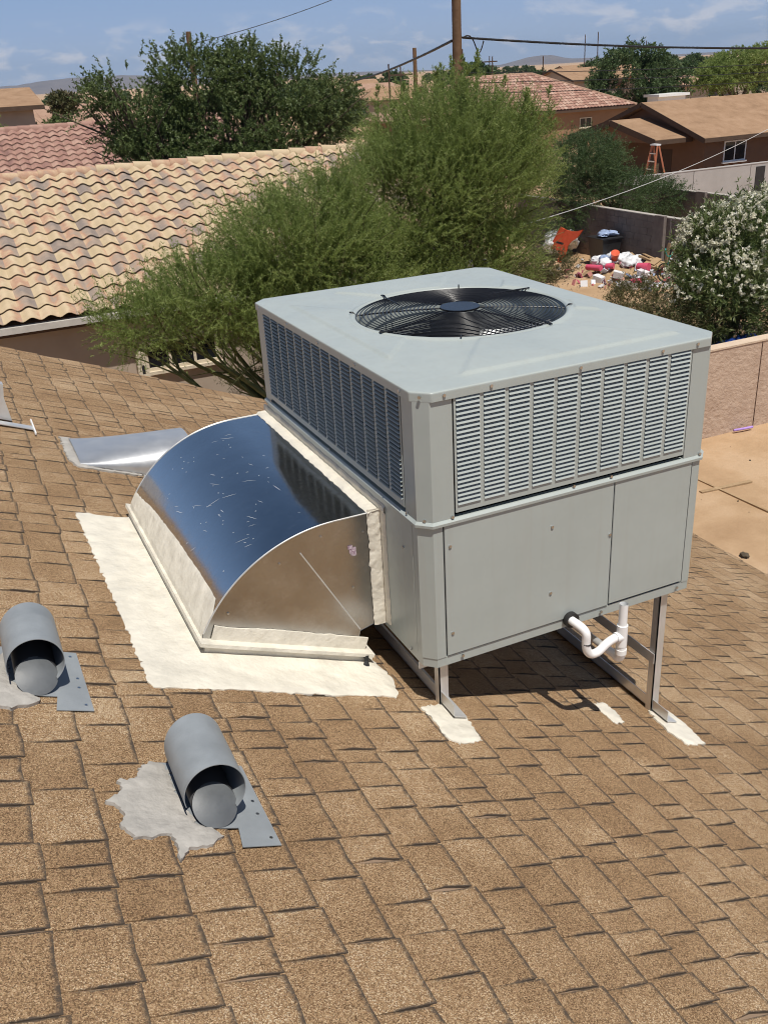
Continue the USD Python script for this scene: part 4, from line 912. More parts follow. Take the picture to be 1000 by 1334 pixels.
for y_, m_ in ((32.3, 'trim_brown'), (36.1, 'cream_trim'), (37.6, 'trim_brown')): obj('porch_post', B().box((27.75, y_ - 0.16, GZ), (28.05, y_ + 0.16, pz - 0.1)), m_, hb)
obj('door', B().box((29.63, 33.2, GZ), (29.655, 34.1, -2.05)), 'trim_brown', hb)
# orange-brown house with the reddish hip roof
hh = gable_house('tiled_house', 'orange brown house under a reddish tile hip roof behind the feathery tree', 30.0, 49.1, 60.0, 69.0, -1.42, 0.56, 'stucco_orange', 'far_tile', hip0=6.6, hip1=6.6, wins=((44.2, 45.3, -2.75, -2.05), (39.0, 40.4, -2.9, -2.0)), frame='cream_trim')
EVh = np.array([0, 1.0, 0.56]); EVh /= np.linalg.norm(EVh)
rdeck = '/World/tiled_house_002/roof'
tile_slope(hh, np.array([30.0, 59.97, -1.40]), EX, EVh, 63, 15, 0.30, 0.345, 'tile_red', lambda r: r.choice([0.1, 0.5, 0.6, 0.9]) + r.normal(0, .05), 5, 0, 4, keep=lambda u, v: u < 19.1 - 6.6 / 4.5 * v * 0.873 - 0.1 and u > 6.6 / 4.5 * v * 0.873, what='tiles of the hip')
for (p, q) in (((49.1, 60.0, -1.42), (42.5, 64.5, 1.1)), ((36.6, 64.5, 1.1), (42.5, 64.5, 1.1))):
    obj('ridge_cap', B().tube([p, q], 0.13, 8), 'far_tile', hh)
# ------------------------------------------------------------------ walls
def joint_wall(name, label, axis, a0, a1, c, ztop, t, joints, mat, facing=-1, capm='wall_cap'):
    w = thing(name, label, 'wall')
    P = (lambda a, c_, z: (a, c_, z)) if axis == 'x' else (lambda a, c_, z: (c_, a, z))
    def bx(b, aa, ab, ca, cb, za, zb):
        lo, hi = np.array(P(aa, ca, za)), np.array(P(ab, cb, zb)); return b.box(np.minimum(lo, hi), np.maximum(lo, hi))
    edges = [a0] + list(joints) + [a1]
    for k in range(len(edges) - 1): obj('panel', bx(B(), edges[k] + 0.012 * (k > 0), edges[k + 1] - 0.012 * (k < len(edges) - 2), c, c + t, GZ - 0.15, ztop - 0.03), mat, w)
    obj('joint', bx(B(), a0, a1, c + 0.03, c + t - 0.03, GZ - 0.15, ztop - 0.035), 'trim_brown', w)
    obj('cap', bx(B(), a0, a1, c - 0.012, c + t + 0.012, ztop - 0.0295, ztop), capm, w)
    return w
joint_wall('block_wall', 'rough tan block wall along the back of the sandy yard', 'x', -3.0, 16.5, 8.98, -2.56, 0.2, (1.1, 6.0, 10.87), 'slump_block')
lw = joint_wall('block_wall', 'smooth pale grey wall in the sun below the brown house', 'x', 22.6, 36.0, 27.6, -2.28, 0.2, (23.4, 25.95, 28.87), 'light_wall', capm='light_wall')
obj('gate', B().box((29.15, 27.57, GZ), (29.62, 27.597, -2.42)), 'black_plastic', lw)
def course_wall(name, label, c, y0, y1, ztop, joints, pilasters, face=-1):
    """wall of separate grey blocks running along y, its seen face towards -x"""
    w = thing(name, label, 'wall'); t = 0.19; rg = np.random.default_rng(int(c * 10))
    obj('mortar', B().box((c + 0.012, y0, GZ - 0.1), (c + t, y1, ztop - 0.03)), 'mortar', w)
    z = GZ; r = 0
    while z < ztop - 0.06:
        h = min(0.2, ztop - 0.035 - z); y = y0 - (0.2 if r % 2 else 0)
        while y < y1:
            a_, b_ = max(y, y0) + 0.004, min(y + 0.4, y1) - 0.004
            if b_ - a_ > 0.03:
                dx = rg.normal(0, 0.003); obj('block', B().box((c + dx, a_, z + 0.004), (c + 0.05, b_, z + h - 0.003)), 'grey_block', w)
            y += 0.4
        z += 0.2; r += 1
    obj('cap', B().box((c - 0.01, y0, ztop - 0.03), (c + t + 0.01, y1, ztop)), 'mortar', w)
    for j in joints: obj('joint', B().box((c - 0.006, j - 0.022, GZ), (c + 0.02, j + 0.022, ztop - 0.031)), 'mortar', w)
    for j in pilasters: obj('pilaster', B().box((c - 0.12, j - 0.21, GZ - 0.1), (c - 0.004, j + 0.21, ztop + 0.03)), 'grey_block', w)
    return w
course_wall('block_wall', 'dark grey block wall behind the rubbish heap in the dirt yard', 18.32, 16.4, 28.4, -2.5, (19.96,), (20.35,))
course_wall('block_wall', 'grey block wall with a pillar between the rubbish yard and the pale wall', 22.25, 18.6, 27.55, -2.4, (22.78, 26.0), (23.0,))

# ------------------------------------------------------------------ plants
def norm(v): return v / np.maximum(np.linalg.norm(v, axis=-1, keepdims=True), 1e-9)
def foliage(rg, base, dirs, length, nleaf, ll, lw, spread, upb, droop, tone, diamond=False, tvar=0.18, stem=0.0):
    """leaf-sized faces along sprigs. returns verts, tris, tint"""
    N = len(base); t = rg.uniform(0.08, 1.0, (N, nleaf)); L = length[:, None]
    P = base[:, None] + dirs[:, None] * (t * L)[..., None]; P[..., 2] -= droop * (t * L) ** 2
    R = norm(rg.normal(size=(N, nleaf, 3)))
    d = norm(dirs[:, None] * (1 - spread) + R * spread + np.array([0, 0, upb]))
    side = norm(np.cross(d, norm(rg.normal(size=(N, nleaf, 3)))))
    l = (ll * rg.uniform(0.6, 1.25, (N, nleaf)))[..., None]; w = (lw * rg.uniform(0.7, 1.2, (N, nleaf)))[..., None]
    tn = np.clip(tone[:, None] + rg.normal(0, tvar, (N, nleaf)), 0, 1)
    if diamond:
        nrm = np.cross(d, side); V = np.stack([P, P + d * l * .45 + side * w * .5 + nrm * w * .12, P + d * l, P + d * l * .45 - side * w * .5 + nrm * w * .12], 2); k = 4
        f = np.array([[0, 1, 2], [0, 2, 3]])
    else:
        V = np.stack([P - side * w * .5, P + side * w * .5, P + d * l], 2); k = 3; f = np.array([[0, 1, 2]])
    M = N * nleaf; F = (np.arange(M)[:, None, None] * k + f[None]).reshape(-1, 3)
    T = np.zeros((M, k, 3)); T[..., 0] = tn.reshape(M, 1)
    V = V.reshape(-1, 3); T = T.reshape(-1, 3)
    if stem > 0:
        e = base + dirs * length[:, None] * 0.95; e[:, 2] -= droop * (length * .95) ** 2; sd = norm(np.cross(dirs, rg.normal(size=(N, 3)))) * stem
        S = np.stack([base - sd, base + sd, e], 1).reshape(-1, 3); o = len(V); V = np.vstack([V, S]); F = np.vstack([F, o + np.arange(N * 3).reshape(-1, 3)])
        Ts = np.zeros((N * 3, 3)); Ts[:, 0] = 0.75; T = np.vstack([T, Ts])
    return V, F, T
def in_blobs(rg, blobs, n, shell=0.45, clump=None, cs=1.2):
    """points in a union of ellipsoids, denser towards the skin; with outward directions"""
    vol = np.array([b[3] * b[4] * b[5] for b in blobs]) ** 0.75; pick = rg.choice(len(blobs), n, p=vol / vol.sum()); bb = np.array([b[:6] for b in blobs])[pick]
    u = norm(rg.normal(size=(n, 3))); r = (shell + (1 - shell) * rg.random(n)) ** 0.6
    r *= 0.82 + 0.36 * meshkit.fbm(u * 2.3 + pick[:, None] * 7.1, 3, 4)
    P = bb[:, :3] + u * bb[:, 3:6] * r[:, None]
    keep = np.ones(n, bool)
    if clump: keep = meshkit.fbm(P * cs, 3, clump) > rg.normal(0.43, 0.06, n)
    return P[keep], norm(u / bb[:, 3:6])[keep], r[keep]
def limbs(rg, root, targets, r0, b, wig=0.12, nfork=6):
    """trunk forks to targets with bent tapering limbs"""
    root = np.asarray(root, float)
    for tg in targets:
        tg = np.asarray(tg, float); mid = root * .5 + tg * .5 + rg.normal(0, wig, 3) * np.linalg.norm(tg - root) + [0, 0, -0.08 * np.linalg.norm(tg - root)]
        t = np.linspace(0, 1, 9)[:, None]; P = root * (1 - t) ** 2 + 2 * mid * t * (1 - t) + tg * t ** 2; P[1:-1] += rg.normal(0, 0.03, (7, 3))
        b.tube(P, np.linspace(r0, r0 * 0.12, 9), 6)
        for k in range(nfork):
            i = rg.integers(4, 8); q = P[i]; e = q + norm((tg - root) * .6 + rg.normal(0, 1, 3) * np.linalg.norm(tg - root) * .35 + [0, 0, .3]) * np.linalg.norm(tg - root) * rg.uniform(.2, .42)
            m = (q + e) / 2 + rg.normal(0, .06, 3); b.tube([q, m, e], [r0 * .25, r0 * .16, r0 * .05], 5)
def feather_tree(name, label, root, blobs, nspr, seed, leafm='palo_leaf', barkm='green_bark', nleaf=34, slen=(0.22, 0.62), upw=0.75, ll=0.05, lw=0.0095, extra=None, r0=0.10):
    rg = np.random.default_rng(seed); t = thing(name, label, 'tree'); b = B(); tg = []
    for bl in blobs:
        for k in range(5): tg.append(np.array(bl[:3]) + norm(rg.normal(size=3)) * np.array(bl[3:6]) * 0.55)
    fork = np.asarray(root, float) + [0.1, 0.05, 0.75]; b.tube([root, np.asarray(root) + [0.05, 0, 0.4], fork], [r0 * 1.5, r0 * 1.25, r0 * 1.15], 8)
    limbs(rg, fork, tg, r0 * 0.62, b); obj('trunk', b, barkm, t, smooth=True)
    P, U, R = in_blobs(rg, blobs, nspr, 0.2, clump=seed, cs=2.3)
    d = norm(U * 0.8 + rg.normal(0, 0.35, P.shape) + np.array([0, 0, upw])); L = rg.uniform(*slen, len(P))
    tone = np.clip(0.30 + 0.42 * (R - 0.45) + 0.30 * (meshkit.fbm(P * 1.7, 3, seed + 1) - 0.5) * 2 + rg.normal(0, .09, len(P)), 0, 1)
    if extra is not None:
        P = np.vstack([P, extra[0]]); d = np.vstack([d, norm(extra[1])]); L = np.concatenate([L, extra[2]]); tone = np.concatenate([tone, np.full(len(extra[2]), 0.6)])
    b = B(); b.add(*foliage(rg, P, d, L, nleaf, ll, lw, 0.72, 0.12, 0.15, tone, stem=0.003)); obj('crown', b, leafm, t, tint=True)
    return t
# plumes that rise above the tall crown
rg = np.random.default_rng(77); ex = []
for k in range(26):
    c = np.array([rg.uniform(5.6, 8.2), rg.uniform(11.2, 12.8), 0]); c[2] = 1.25 - 0.32 * (c[0] - 6.8) ** 2 + rg.uniform(-.2, .15)
    hgt = rg.uniform(.35, .75)
    for j in range(16):
        f = rg.random(); ex.append((c + [0, 0, hgt * f], [rg.normal(0, .7), rg.normal(0, .7), .9], 0.24 * (1 - f * .8)))
extra = (np.array([e[0] for e in ex]), np.array([e[1] for e in ex], float), np.array([e[2] for e in ex]))
feather_tree('palo_verde_tree', 'tall feathery light green tree directly behind the air conditioner', (6.9, 12.1, GZ),
             [(6.75, 12, .15, 1.55, 1.4, 1.15), (7.6, 12.2, -.15, .95, 1.2, 1.05), (5.75, 11.8, -.15, 1.0, 1.2, 1.0), (6.9, 11.8, -1.2, 1.15, 1.0, .75), (5.5, 11.6, -1.25, .95, 1.0, .65), (6.5, 12, .75, 1.2, 1.1, .7), (7.55, 12, .6, .85, .9, .6)], 15000, 41, nleaf=42, extra=extra)
feather_tree('palo_verde_tree', 'lower sprawling feathery green tree against the cream tile roof', (3.5, 11.2, GZ),
             [(3.5, 11, -.5, 1.15, 1.0, .8), (2.35, 11, -.98, 1.05, .85, .55), (1.3, 11, -1.22, .95, .65, .30), (4.5, 11.3, -1.0, .95, 1.0, .85), (3.2, 10.9, -1.3, 1.3, .7, .45), (4.3, 11.4, -.1, .7, .7, .55)], 12500, 42, nleaf=42, upw=0.62)
def leafy(name, label, root, blobs, nspr, seed, leafm, ll, lw, nleaf=16, slen=(0.2, 0.45), upw=0.25, cat='tree', r0=0.12, trunk=True, clump=True, cs=1.3, spread=0.75, group=None, droop=0.35, shell=0.3):
    rg = np.random.default_rng(seed); t = thing(name, label, cat, group)
    if trunk:
        b = B(); fork = np.asarray(root, float) + [0.05, 0, 0.35 * (blobs[0][2] - root[2])]; b.tube([root, (np.asarray(root) + fork) / 2 + [.04, 0, 0], fork], [r0 * 1.4, r0 * 1.15, r0], 8)
        limbs(rg, fork, [np.array(bl[:3]) + norm(rg.normal(size=3)) * np.array(bl[3:6]) * .5 for bl in blobs for _ in range(4)], r0 * .6, b); obj('trunk' if cat == 'tree' else 'stem', b, 'bark', t, smooth=True)
    P, U, R = in_blobs(rg, blobs, nspr, shell, clump=seed if clump else None, cs=cs)
    d = norm(U + rg.normal(0, 0.5, P.shape) + np.array([0, 0, upw])); L = rg.uniform(*slen, len(P))
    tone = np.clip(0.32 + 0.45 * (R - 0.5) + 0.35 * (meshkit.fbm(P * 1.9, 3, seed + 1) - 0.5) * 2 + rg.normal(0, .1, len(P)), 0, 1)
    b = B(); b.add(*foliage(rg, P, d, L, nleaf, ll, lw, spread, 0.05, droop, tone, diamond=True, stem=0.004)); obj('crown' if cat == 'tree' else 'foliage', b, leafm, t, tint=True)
    return t
leafy('shade_tree', 'large dark green leafy tree between the cream and the pink tile roofs', (6.3, 24.2, GZ),
      [(4.3, 24.2, 1.35, 1.25, 1.2, 1.15), (5.8, 24.3, 1.7, 1.35, 1.3, 1.1), (8.4, 24.2, 1.55, 1.3, 1.2, .95), (6.8, 24, .5, 2.1, 1.4, 1.1), (3.45, 24, 1.3, .75, .8, .8), (9.6, 24.2, 1.1, .8, .8, .8), (4.5, 23.8, .1, 1.15, 1, .85), (7.2, 24.3, 1.9, .9, .9, .8), (8.6, 24, .3, 1.6, 1.2, .9), (6.0, 23.8, -.5, 1.9, 1.1, .8)], 8200, 51, 'dark_leaf', 0.066, 0.034, nleaf=36, slen=(.25, .65), upw=0.4, cs=1.0, r0=.2, shell=0.15)
leafy('mesquite_tree', 'dark green spreading tree over the corner of the grey block walls', (20.4, 25.2, GZ),
      [(18.9, 25, -1.2, 1.35, 1.2, .75), (21.4, 24.4, -2.6, 1.2, .9, .4), (18.4, 24.4, -1.8, 1.2, .9, .85), (20.0, 24.4, -2.35, 1.5, 1.0, .6), (17.6, 24.6, -2.6, .9, .9, .7)], 6200, 52, 'mesquite_leaf', 0.07, 0.018, nleaf=22, slen=(.3, .7), cs=1.2, r0=.1, spread=.6)
ol = leafy('oleander_bush', 'big oleander bush covered in white flowers above the tan wall', (13.4, 12.3, GZ),
      [(13.6, 12.2, -2.0, 1.5, 1.2, 1.05), (12.55, 11.9, -2.45, .95, .9, .85), (14.9, 12.5, -2.0, 1.4, 1.1, 1.1), (13.2, 11.7, -3.1, 1.5, .9, .9), (12.9, 12.3, -1.75, .8, .8, .7)], 4300, 53, 'oleander_leaf', 0.13, 0.026, nleaf=16, slen=(.25, .5), upw=.7, cat='bush', r0=.05, cs=1.6, spread=.55, droop=.15)
rg = np.random.default_rng(54)
P, U, R = in_blobs(rg, [(13.6, 12.2, -1.95, 1.58, 1.28, 1.12), (12.55, 11.9, -2.4, 1.0, .95, .9), (14.9, 12.5, -1.95, 1.48, 1.18, 1.18), (12.9, 12.3, -1.7, .85, .85, .75)], 3300, 0.86, clump=55, cs=2.2)
k = (U[:, 2] > -0.25); P, U = P[k], U[k]
b = B(); b.add(*foliage(rg, P, norm(U + [0, -.1, .4]), np.full(len(P), 0.07), 11, 0.055, 0.045, 0.9, 0.1, 0.0, np.full(len(P), .55), diamond=True)); obj('flowers', b, 'petal', ol, tint=True, kind='stuff', label='clusters of white oleander flowers')
leafy('low_bush', 'low dry olive bush between the air conditioner and the oleander', (11.9, 12.0, GZ), [(11.7, 12.1, -3.15, 1.0, .8, .62), (12.6, 12.6, -3.35, 1.0, .8, .6), (11.0, 11.6, -3.3, .6, .6, .45)], 1500, 56, 'dry_leaf', 0.085, 0.016, nleaf=16, slen=(.2, .45), upw=.9, cat='bush', r0=.03)
leafy('low_bush', 'scrubby dry bush at the edge of the dirt left of the rubbish heap', (15.4, 21.5, GZ), [(15.2, 21.6, -3.75, .9, .8, .38), (14.2, 21.2, -3.75, .8, .8, .4), (13.3, 20.9, -3.75, .7, .8, .4)], 1300, 57, 'dry_leaf', 0.08, 0.018, nleaf=14, slen=(.15, .4), upw=.9, cat='bush', r0=.02)
leafy('low_bush', 'small weedy bush on the dirt just above the edge of the grey top cover', (14.6, 16.8, GZ), [(14.6, 16.8, -3.75, .7, .6, .4)], 500, 58, 'dry_leaf', 0.08, 0.016, nleaf=14, slen=(.2, .4), upw=1.0, cat='bush', r0=.02)
leafy('garden_shrub', 'twiggy shrub against the beige wall under the sprawling tree', (3.6, 12.9, GZ), [(3.7, 13.1, -2.9, .9, .5, .8), (4.7, 12.9, -3.0, .8, .5, .8)], 1100, 59, 'dry_leaf', 0.07, 0.012, nleaf=14, slen=(.2, .5), upw=.8, cat='bush', r0=.03)

# ------------------------------------------------------------------ things in the rubbish yard
def blob(name, label, c, r, mat, seed, cat, group=None, amp=0.5):
    m = trimesh.creation.icosphere(2); v = np.asarray(m.vertices); n = meshkit.fbm(v * 2.1 + seed * 3.7, 3, seed); cr = meshkit.noise(v * 7 + seed, seed)
    v = v * (1 - amp + 2 * amp * n[:, None] + 0.28 * (cr[:, None] - .5)) * np.asarray(r); v[:, 2] = np.maximum(v[:, 2], -r[2] * .55)
    obj(name, B().add(v + np.asarray(c, float), m.faces), mat, smooth=50, label=label, cat=cat, group=group)
rg = np.random.default_rng(61)
pile = thing('rubbish_mound', 'low mound of torn paper and dirt under the rubbish bags', 'rubbish')
V = np.zeros((24, 30, 3)); 
for i in range(24):
    for j in range(30):
        x, y = 15.9 + 2.2 * i / 23, 19.0 + 2.9 * j / 29; f = max(0, 1 - ((x - 17.1) / 1.1) ** 2 - ((y - 20.5) / 1.4) ** 2)
        V[i, j] = (x, y, GZ - .04 + .42 * f ** .8 + .10 * f * rg.random())
obj('heap', B().grid(V), 'cardboard', pile)
def on_pile(x, y): return GZ + .02 + .40 * max(0, 1 - ((x - 17.1) / 1.1) ** 2 - ((y - 20.5) / 1.4) ** 2) ** .8
for k in range(24):
    x, y = rg.uniform(16.5, 17.7), rg.uniform(19.7, 21.7); r = rg.uniform(.10, .21)
    blob('rubbish_bag', 'crumpled white plastic bag heaped in front of the dark block wall', (x, y, on_pile(x, y) + r * .5), (r, r * 1.1, r * .8), 'white_plastic', 100 + k, 'bag', 'white bags on the rubbish heap')
for k in range(5):
    x, y = rg.uniform(16.7, 17.7), rg.uniform(19.7, 21.3); r = rg.uniform(.12, .2)
    blob('rubbish_bag', 'crumpled grey plastic bag among the white bags of the rubbish heap', (x, y, on_pile(x, y) + r * .6), (r, r * 1.1, r * .8), 'grey_plastic', 130 + k, 'bag', 'grey bags on the rubbish heap')
for k in range(4):
    x, y = rg.uniform(16.6, 17.4), rg.uniform(20.3, 21.6); r = rg.uniform(.12, .18)
    blob('rubbish_bag', 'bluish plastic bag on the rubbish heap', (x, y, on_pile(x, y) + r * .7), (r, r * 1.1, r * .8), 'blue_plastic', 150 + k, 'bag', 'bluish bags on the rubbish heap')
pk = [((16.25, 20.75), 0.55, .10, 'long pink plastic tub lying at the front of the rubbish heap'), ((16.45, 20.25), 0.2, .10, 'short pink plastic pot beside the long pink tub'), ((17.1, 19.55), .36, .13, 'pink plastic basket at the right end of the rubbish heap'), ((16.6, 19.2), .26, .09, 'pink plastic pot lying on the dirt right of the heap')]
for (x, y), L, r, lab in pk:
    z = on_pile(x, y) + r; P = np.array([(x - .1, y + L / 2, z), (x - .1, y + L / 2 - .02, z), (x + .02, y - L / 2, z + .03)])
    obj('pink_tub', B().tube(P, [r * .6, r * .85, r * .9], 12), 'pink_plastic', smooth=40, label=lab, cat='tub')
obj('red_bucket', B().tube([(16.8, 20.55, on_pile(16.8, 20.55) + .08), (16.7, 20.4, on_pile(16.8, 20.5) + .34)], [.10, .13], 14), 'red_plastic', smooth=40, label='dark red bucket in the middle of the rubbish heap', cat='bucket')
for k, (x, y) in enumerate(((15.95, 20.15), (16.1, 19.1), (16.05, 18.75), (16.5, 18.6), (16.35, 19.75), (16.9, 19.35))):
    z = on_pile(x, y); q = B(); a_ = rg.uniform(0, 3); ax = np.array([[math.cos(a_), math.sin(a_), 0], [-math.sin(a_), math.cos(a_), .2], [0, -.2, 1]]); q.obox((x, y, z + .08), ax, (.11, .14, .09)); q.obox((x, y, z + .175), ax, (.115, .145, .006))
    obj('foam_box', q, 'white_plastic', label='white foam box lying on the dirt in front of the rubbish heap', cat='box', group='white boxes round the rubbish heap')
for k, (x, y) in enumerate(((17.6, 20.0), (17.5, 19.6), (17.7, 19.75))):
    a_ = rg.uniform(0, 3); ax = np.array([[math.cos(a_), math.sin(a_), .3], [-math.sin(a_), math.cos(a_), .2], [0, -.3, 1]]); q = B().obox((x, y, on_pile(x, y) + .2), norm(ax), (.2, .26, .03)); q.obox((x + .03, y, on_pile(x, y) + .27), norm(ax), (.19, .1, .008))
    obj('cardboard_sheet', q, 'cardboard', label='flattened tan cardboard at the right of the bags', cat='cardboard', group='cardboard on the rubbish heap')
lit = B(); rl = np.random.default_rng(66)
for k in range(230):
    x, y = rl.normal(17.0, .75), rl.normal(20.2, 1.25)
    if x > 18.2 or x < 15.2: continue
    a_ = rl.normal(size=3); a_ /= np.linalg.norm(a_); b_ = np.cross(a_, rl.normal(size=3)); b_ /= np.linalg.norm(b_)
    sz = rl.uniform(.03, .10); lit.obox((x, y, on_pile(x, y) + sz * .5), np.array([a_, b_, np.cross(a_, b_)]), (sz, sz * rl.uniform(.4, 1), sz * rl.uniform(.08, .5)), (rl.random(), 0, 0))
leaf_look('litter_look', [(0.0, (0.72, 0.72, 0.73)), (0.35, (0.60, 0.62, 0.68)), (0.5, (0.42, 0.32, 0.2)), (0.7, (0.62, 0.12, 0.2)), (0.85, (0.12, 0.12, 0.13)), (1.0, (0.3, 0.38, 0.55))], 0.0)
obj('litter', lit, 'litter_look', tint=True, kind='stuff', label='small scraps of litter strewn over the rubbish heap and the dirt')
grv = B(); rl = np.random.default_rng(67)
oc = np.array([[1, 0, 0], [-1, 0, 0], [0, 1, 0], [0, -1, 0], [0, 0, 1], [0, 0, -.6]], float); of = [[0, 2, 4], [2, 1, 4], [1, 3, 4], [3, 0, 4], [2, 0, 5], [1, 2, 5], [3, 1, 5], [0, 3, 5]]
for k in range(2600):
    x, y = (rl.uniform(3.9, 13.5), rl.uniform(1, 8.9)) if k % 40 == 0 else (rl.uniform(12, 18), rl.uniform(12, 24)); r_ = 0.008 + 0.022 * rl.random() ** 4
    grv.add(np.array([x, y, GZ + .01]) + oc * r_ * rl.uniform(.6, 1.3, 3), of)
obj('gravel', grv, 'bark', kind='stuff', label='scattered small stones on the bare dirt')
# red plastic panel with a hand slot, leaning on the bin
red = [(23.82, -3.04), (23.5, -3.10), (23.2, -3.11), (22.9, -3.08), (22.63, -3.0), (22.72, -3.14), (22.85, -3.28), (23.1, -3.42), (23.22, -3.56), (23.24, -3.8), (23.36, -4.02), (23.46, -4.12), (23.56, -4.10), (23.55, -3.84), (23.7, -3.76), (24.21, -3.72), (24.06, -3.5), (23.95, -3.3)]
tr = lambda p, w: np.stack([17.0 + w + (p[:, 1] + 3.6) * 0.25, p[:, 0], p[:, 1]], 1)
rp = thing('plastic_sheet', 'bright red plastic panel with a dark slot standing left of the rubbish heap', 'plastic panel')
obj('panel', B().prism(red, tr, -0.02, 0.02), 'red_plastic', rp)
obj('slot', B().prism([(23.84, -3.54), (23.45, -3.55), (23.45, -3.49), (23.84, -3.48)], tr, -0.024, -0.0205), 'dark_inside', rp)
bn = thing('rubbish_bin', 'black bin with bags on top beside the red panel', 'bin')
q = B(); V = np.array([(17.5, 22.0, GZ), (18.05, 22.0, GZ), (18.05, 22.62, GZ), (17.5, 22.62, GZ), (17.4, 21.92, GZ + .82), (18.12, 21.92, GZ + .82), (18.12, 22.7, GZ + .82), (17.4, 22.7, GZ + .82)])
q.add(V, [[0, 3, 2, 1], [0, 1, 5, 4], [1, 2, 6, 5], [2, 3, 7, 6], [3, 0, 4, 7], [4, 5, 6, 7]]); obj('body', q, 'black_plastic', bn)
obj('rim', B().box((17.36, 21.88, GZ + .823), (18.16, 22.74, GZ + .86)), 'black_plastic', bn)
for k in range(4): blob('rubbish_bag', 'bluish white bag lying on the black bin', (17.6 + .12 * k, 22.2 + .12 * (k % 3), GZ + .95), (.16, .2, .09), 'blue_plastic', 170 + k, 'bag', 'bags on the black bin')
for k in range(5): blob('rubbish_bag', 'whitish plastic bag left of the red panel under the tree', (17.2 + .2 * k, 24.3 + .25 * (k % 3), GZ + .35 + .2 * (k % 2)), (.3, .35, .3), 'white_plastic', 180 + k, 'bag', 'bags left of the red panel')
def plank(label, p, q, w=.12): obj('plank', B().beam(p, q, w, .03), 'raw_wood', label=label, cat='plank')
plank('wooden plank leaning from the rubbish heap down to the dirt', (17.9, 21.2, -3.62), (17.75, 19.9, -4.07))
plank('wooden plank lying flat on the dirt below the leaning plank', (17.5, 20.7, -4.03), (17.75, 19.5, -4.05), .14)
plank('upright plank against the dark wall, left of a pair', (18.1, 19.88, GZ), (18.24, 19.86, -3.2), .13)
plank('upright plank against the dark wall, right of a pair', (18.1, 19.62, GZ), (18.24, 19.6, -3.2), .13)
# bicycle half behind the oleander
bc = thing('bicycle', 'small bicycle with teal handlebar and pale frame propped near the oleander', 'bicycle')
wc = [np.array([17.35, 18.95, GZ + .29]), np.array([17.55, 18.05, GZ + .29])]; ax_ = norm(wc[1] - wc[0]); th = np.linspace(0, 2 * np.pi, 36, endpoint=False)
for c in wc:
    ring = c + np.outer(np.cos(th), ax_) * .26 + np.outer(np.sin(th), [0, 0, 1]) * .26; w_ = obj('wheel', B().tube(ring, .024, 6, closed=True), 'tyre', bc, smooth=True)
    q = B()
    for k in range(10): q.tube([c, c + (math.cos(k * .628) * ax_ + math.sin(k * .628) * np.array([0, 0, 1])) * .25], .003, 4)
    obj('spokes', q, 'alu', w_)
    obj('hub', B().tube([c - np.cross(ax_, [0, 0, 1]) * .04, c + np.cross(ax_, [0, 0, 1]) * .04], .02, 8), 'alu', w_)
hd = wc[0] + ax_ * .12 + [0, 0, .36]; bbk = (wc[0] + wc[1]) / 2 + [0, 0, -.02]; st = wc[1] - ax_ * .22 + [0, 0, .42]
q = B(); 
for a_, b_ in ((hd, bbk), (hd + [0, 0, .06], st - [0, 0, .1]), (bbk, st), (bbk, wc[1]), (st - [0, 0, .12], wc[1])): q.tube([a_, b_], .02, 8)
obj('frame', q, 'white_gloss', bc, smooth=40); obj('fork', B().tube([wc[0], hd, hd + [0, 0, .14]], .018, 8), 'teal_paint', bc, smooth=40)
pd = np.cross(ax_, [0, 0, 1]); hb_ = hd + [0, 0, .14]
obj('handlebar', B().tube(smooth_path([hb_ + pd * .34 - ax_ * -.1 + [0, 0, .2], hb_ + pd * .2 + [0, 0, .18], hb_ + pd * .1, hb_ - pd * .1, hb_ - pd * .2 + [0, 0, .18], hb_ - pd * .34 + ax_ * .1 + [0, 0, .2]], 24), .015, 8), 'teal_paint', bc, smooth=True)
obj('saddle', B().prism([(-.14, -.02), (.12, -.07), (.14, 0), (.12, .07), (-.14, .02)], lambda p, w: st + np.outer(p[:, 0], ax_) + np.outer(p[:, 1], pd) + [0, 0, 1] * np.array([[w]]), .0, .05), 'black_plastic', bc)
# blue tarpaulin under the oleander
V = np.zeros((22, 22, 3))
for i in range(22):
    for j in range(22):
        x, y = 11.5 + 2.4 * i / 21, 10.8 + 1.1 * j / 21; V[i, j] = (x, y, -3.95 + 0.62 * math.sin(np.pi * i / 21) ** .5 * math.sin(np.pi * min(j / 21 + .15, 1)) ** .5 + .10 * rg.random())
obj('tarpaulin', B().grid(V), 'blue_tarp', smooth=60, label='crumpled blue tarpaulin under the oleander just over the tan wall', cat='tarpaulin')
obj('foam_noodle', B().tube([(10.36, 8.90, GZ + .05), (10.55, 8.87, GZ + .052), (10.74, 8.86, GZ + .05)], .022, 10), 'purple_foam', smooth=40, label='short purple foam noodle on the dirt at the foot of the tan wall', cat='foam noodle')
obj('edging', B().beam((8.2, 7.30, GZ + .002), (9.1, 7.22, GZ + .002), .07, .05), 'raw_wood', label='short buried timber strip in the sandy yard', cat='timber')
obj('edging', B().beam((8.48, 8.2, GZ + .0), (8.56, 5.2, GZ + .0), .035, .05), 'raw_wood', label='long thin buried timber strip crossing the sandy yard', cat='timber')
for k, (x, y, s_) in enumerate(((6.55, 5.6, .09), (7.3, 5.5, .05))):
    blob('rock', ('larger' if k == 0 else 'smaller') + ' of two loose stones on the sand above the roof edge', (x, y, GZ + .03), (s_, s_ * 1.3, s_ * .6), 'bark', 200 + k, 'stone')
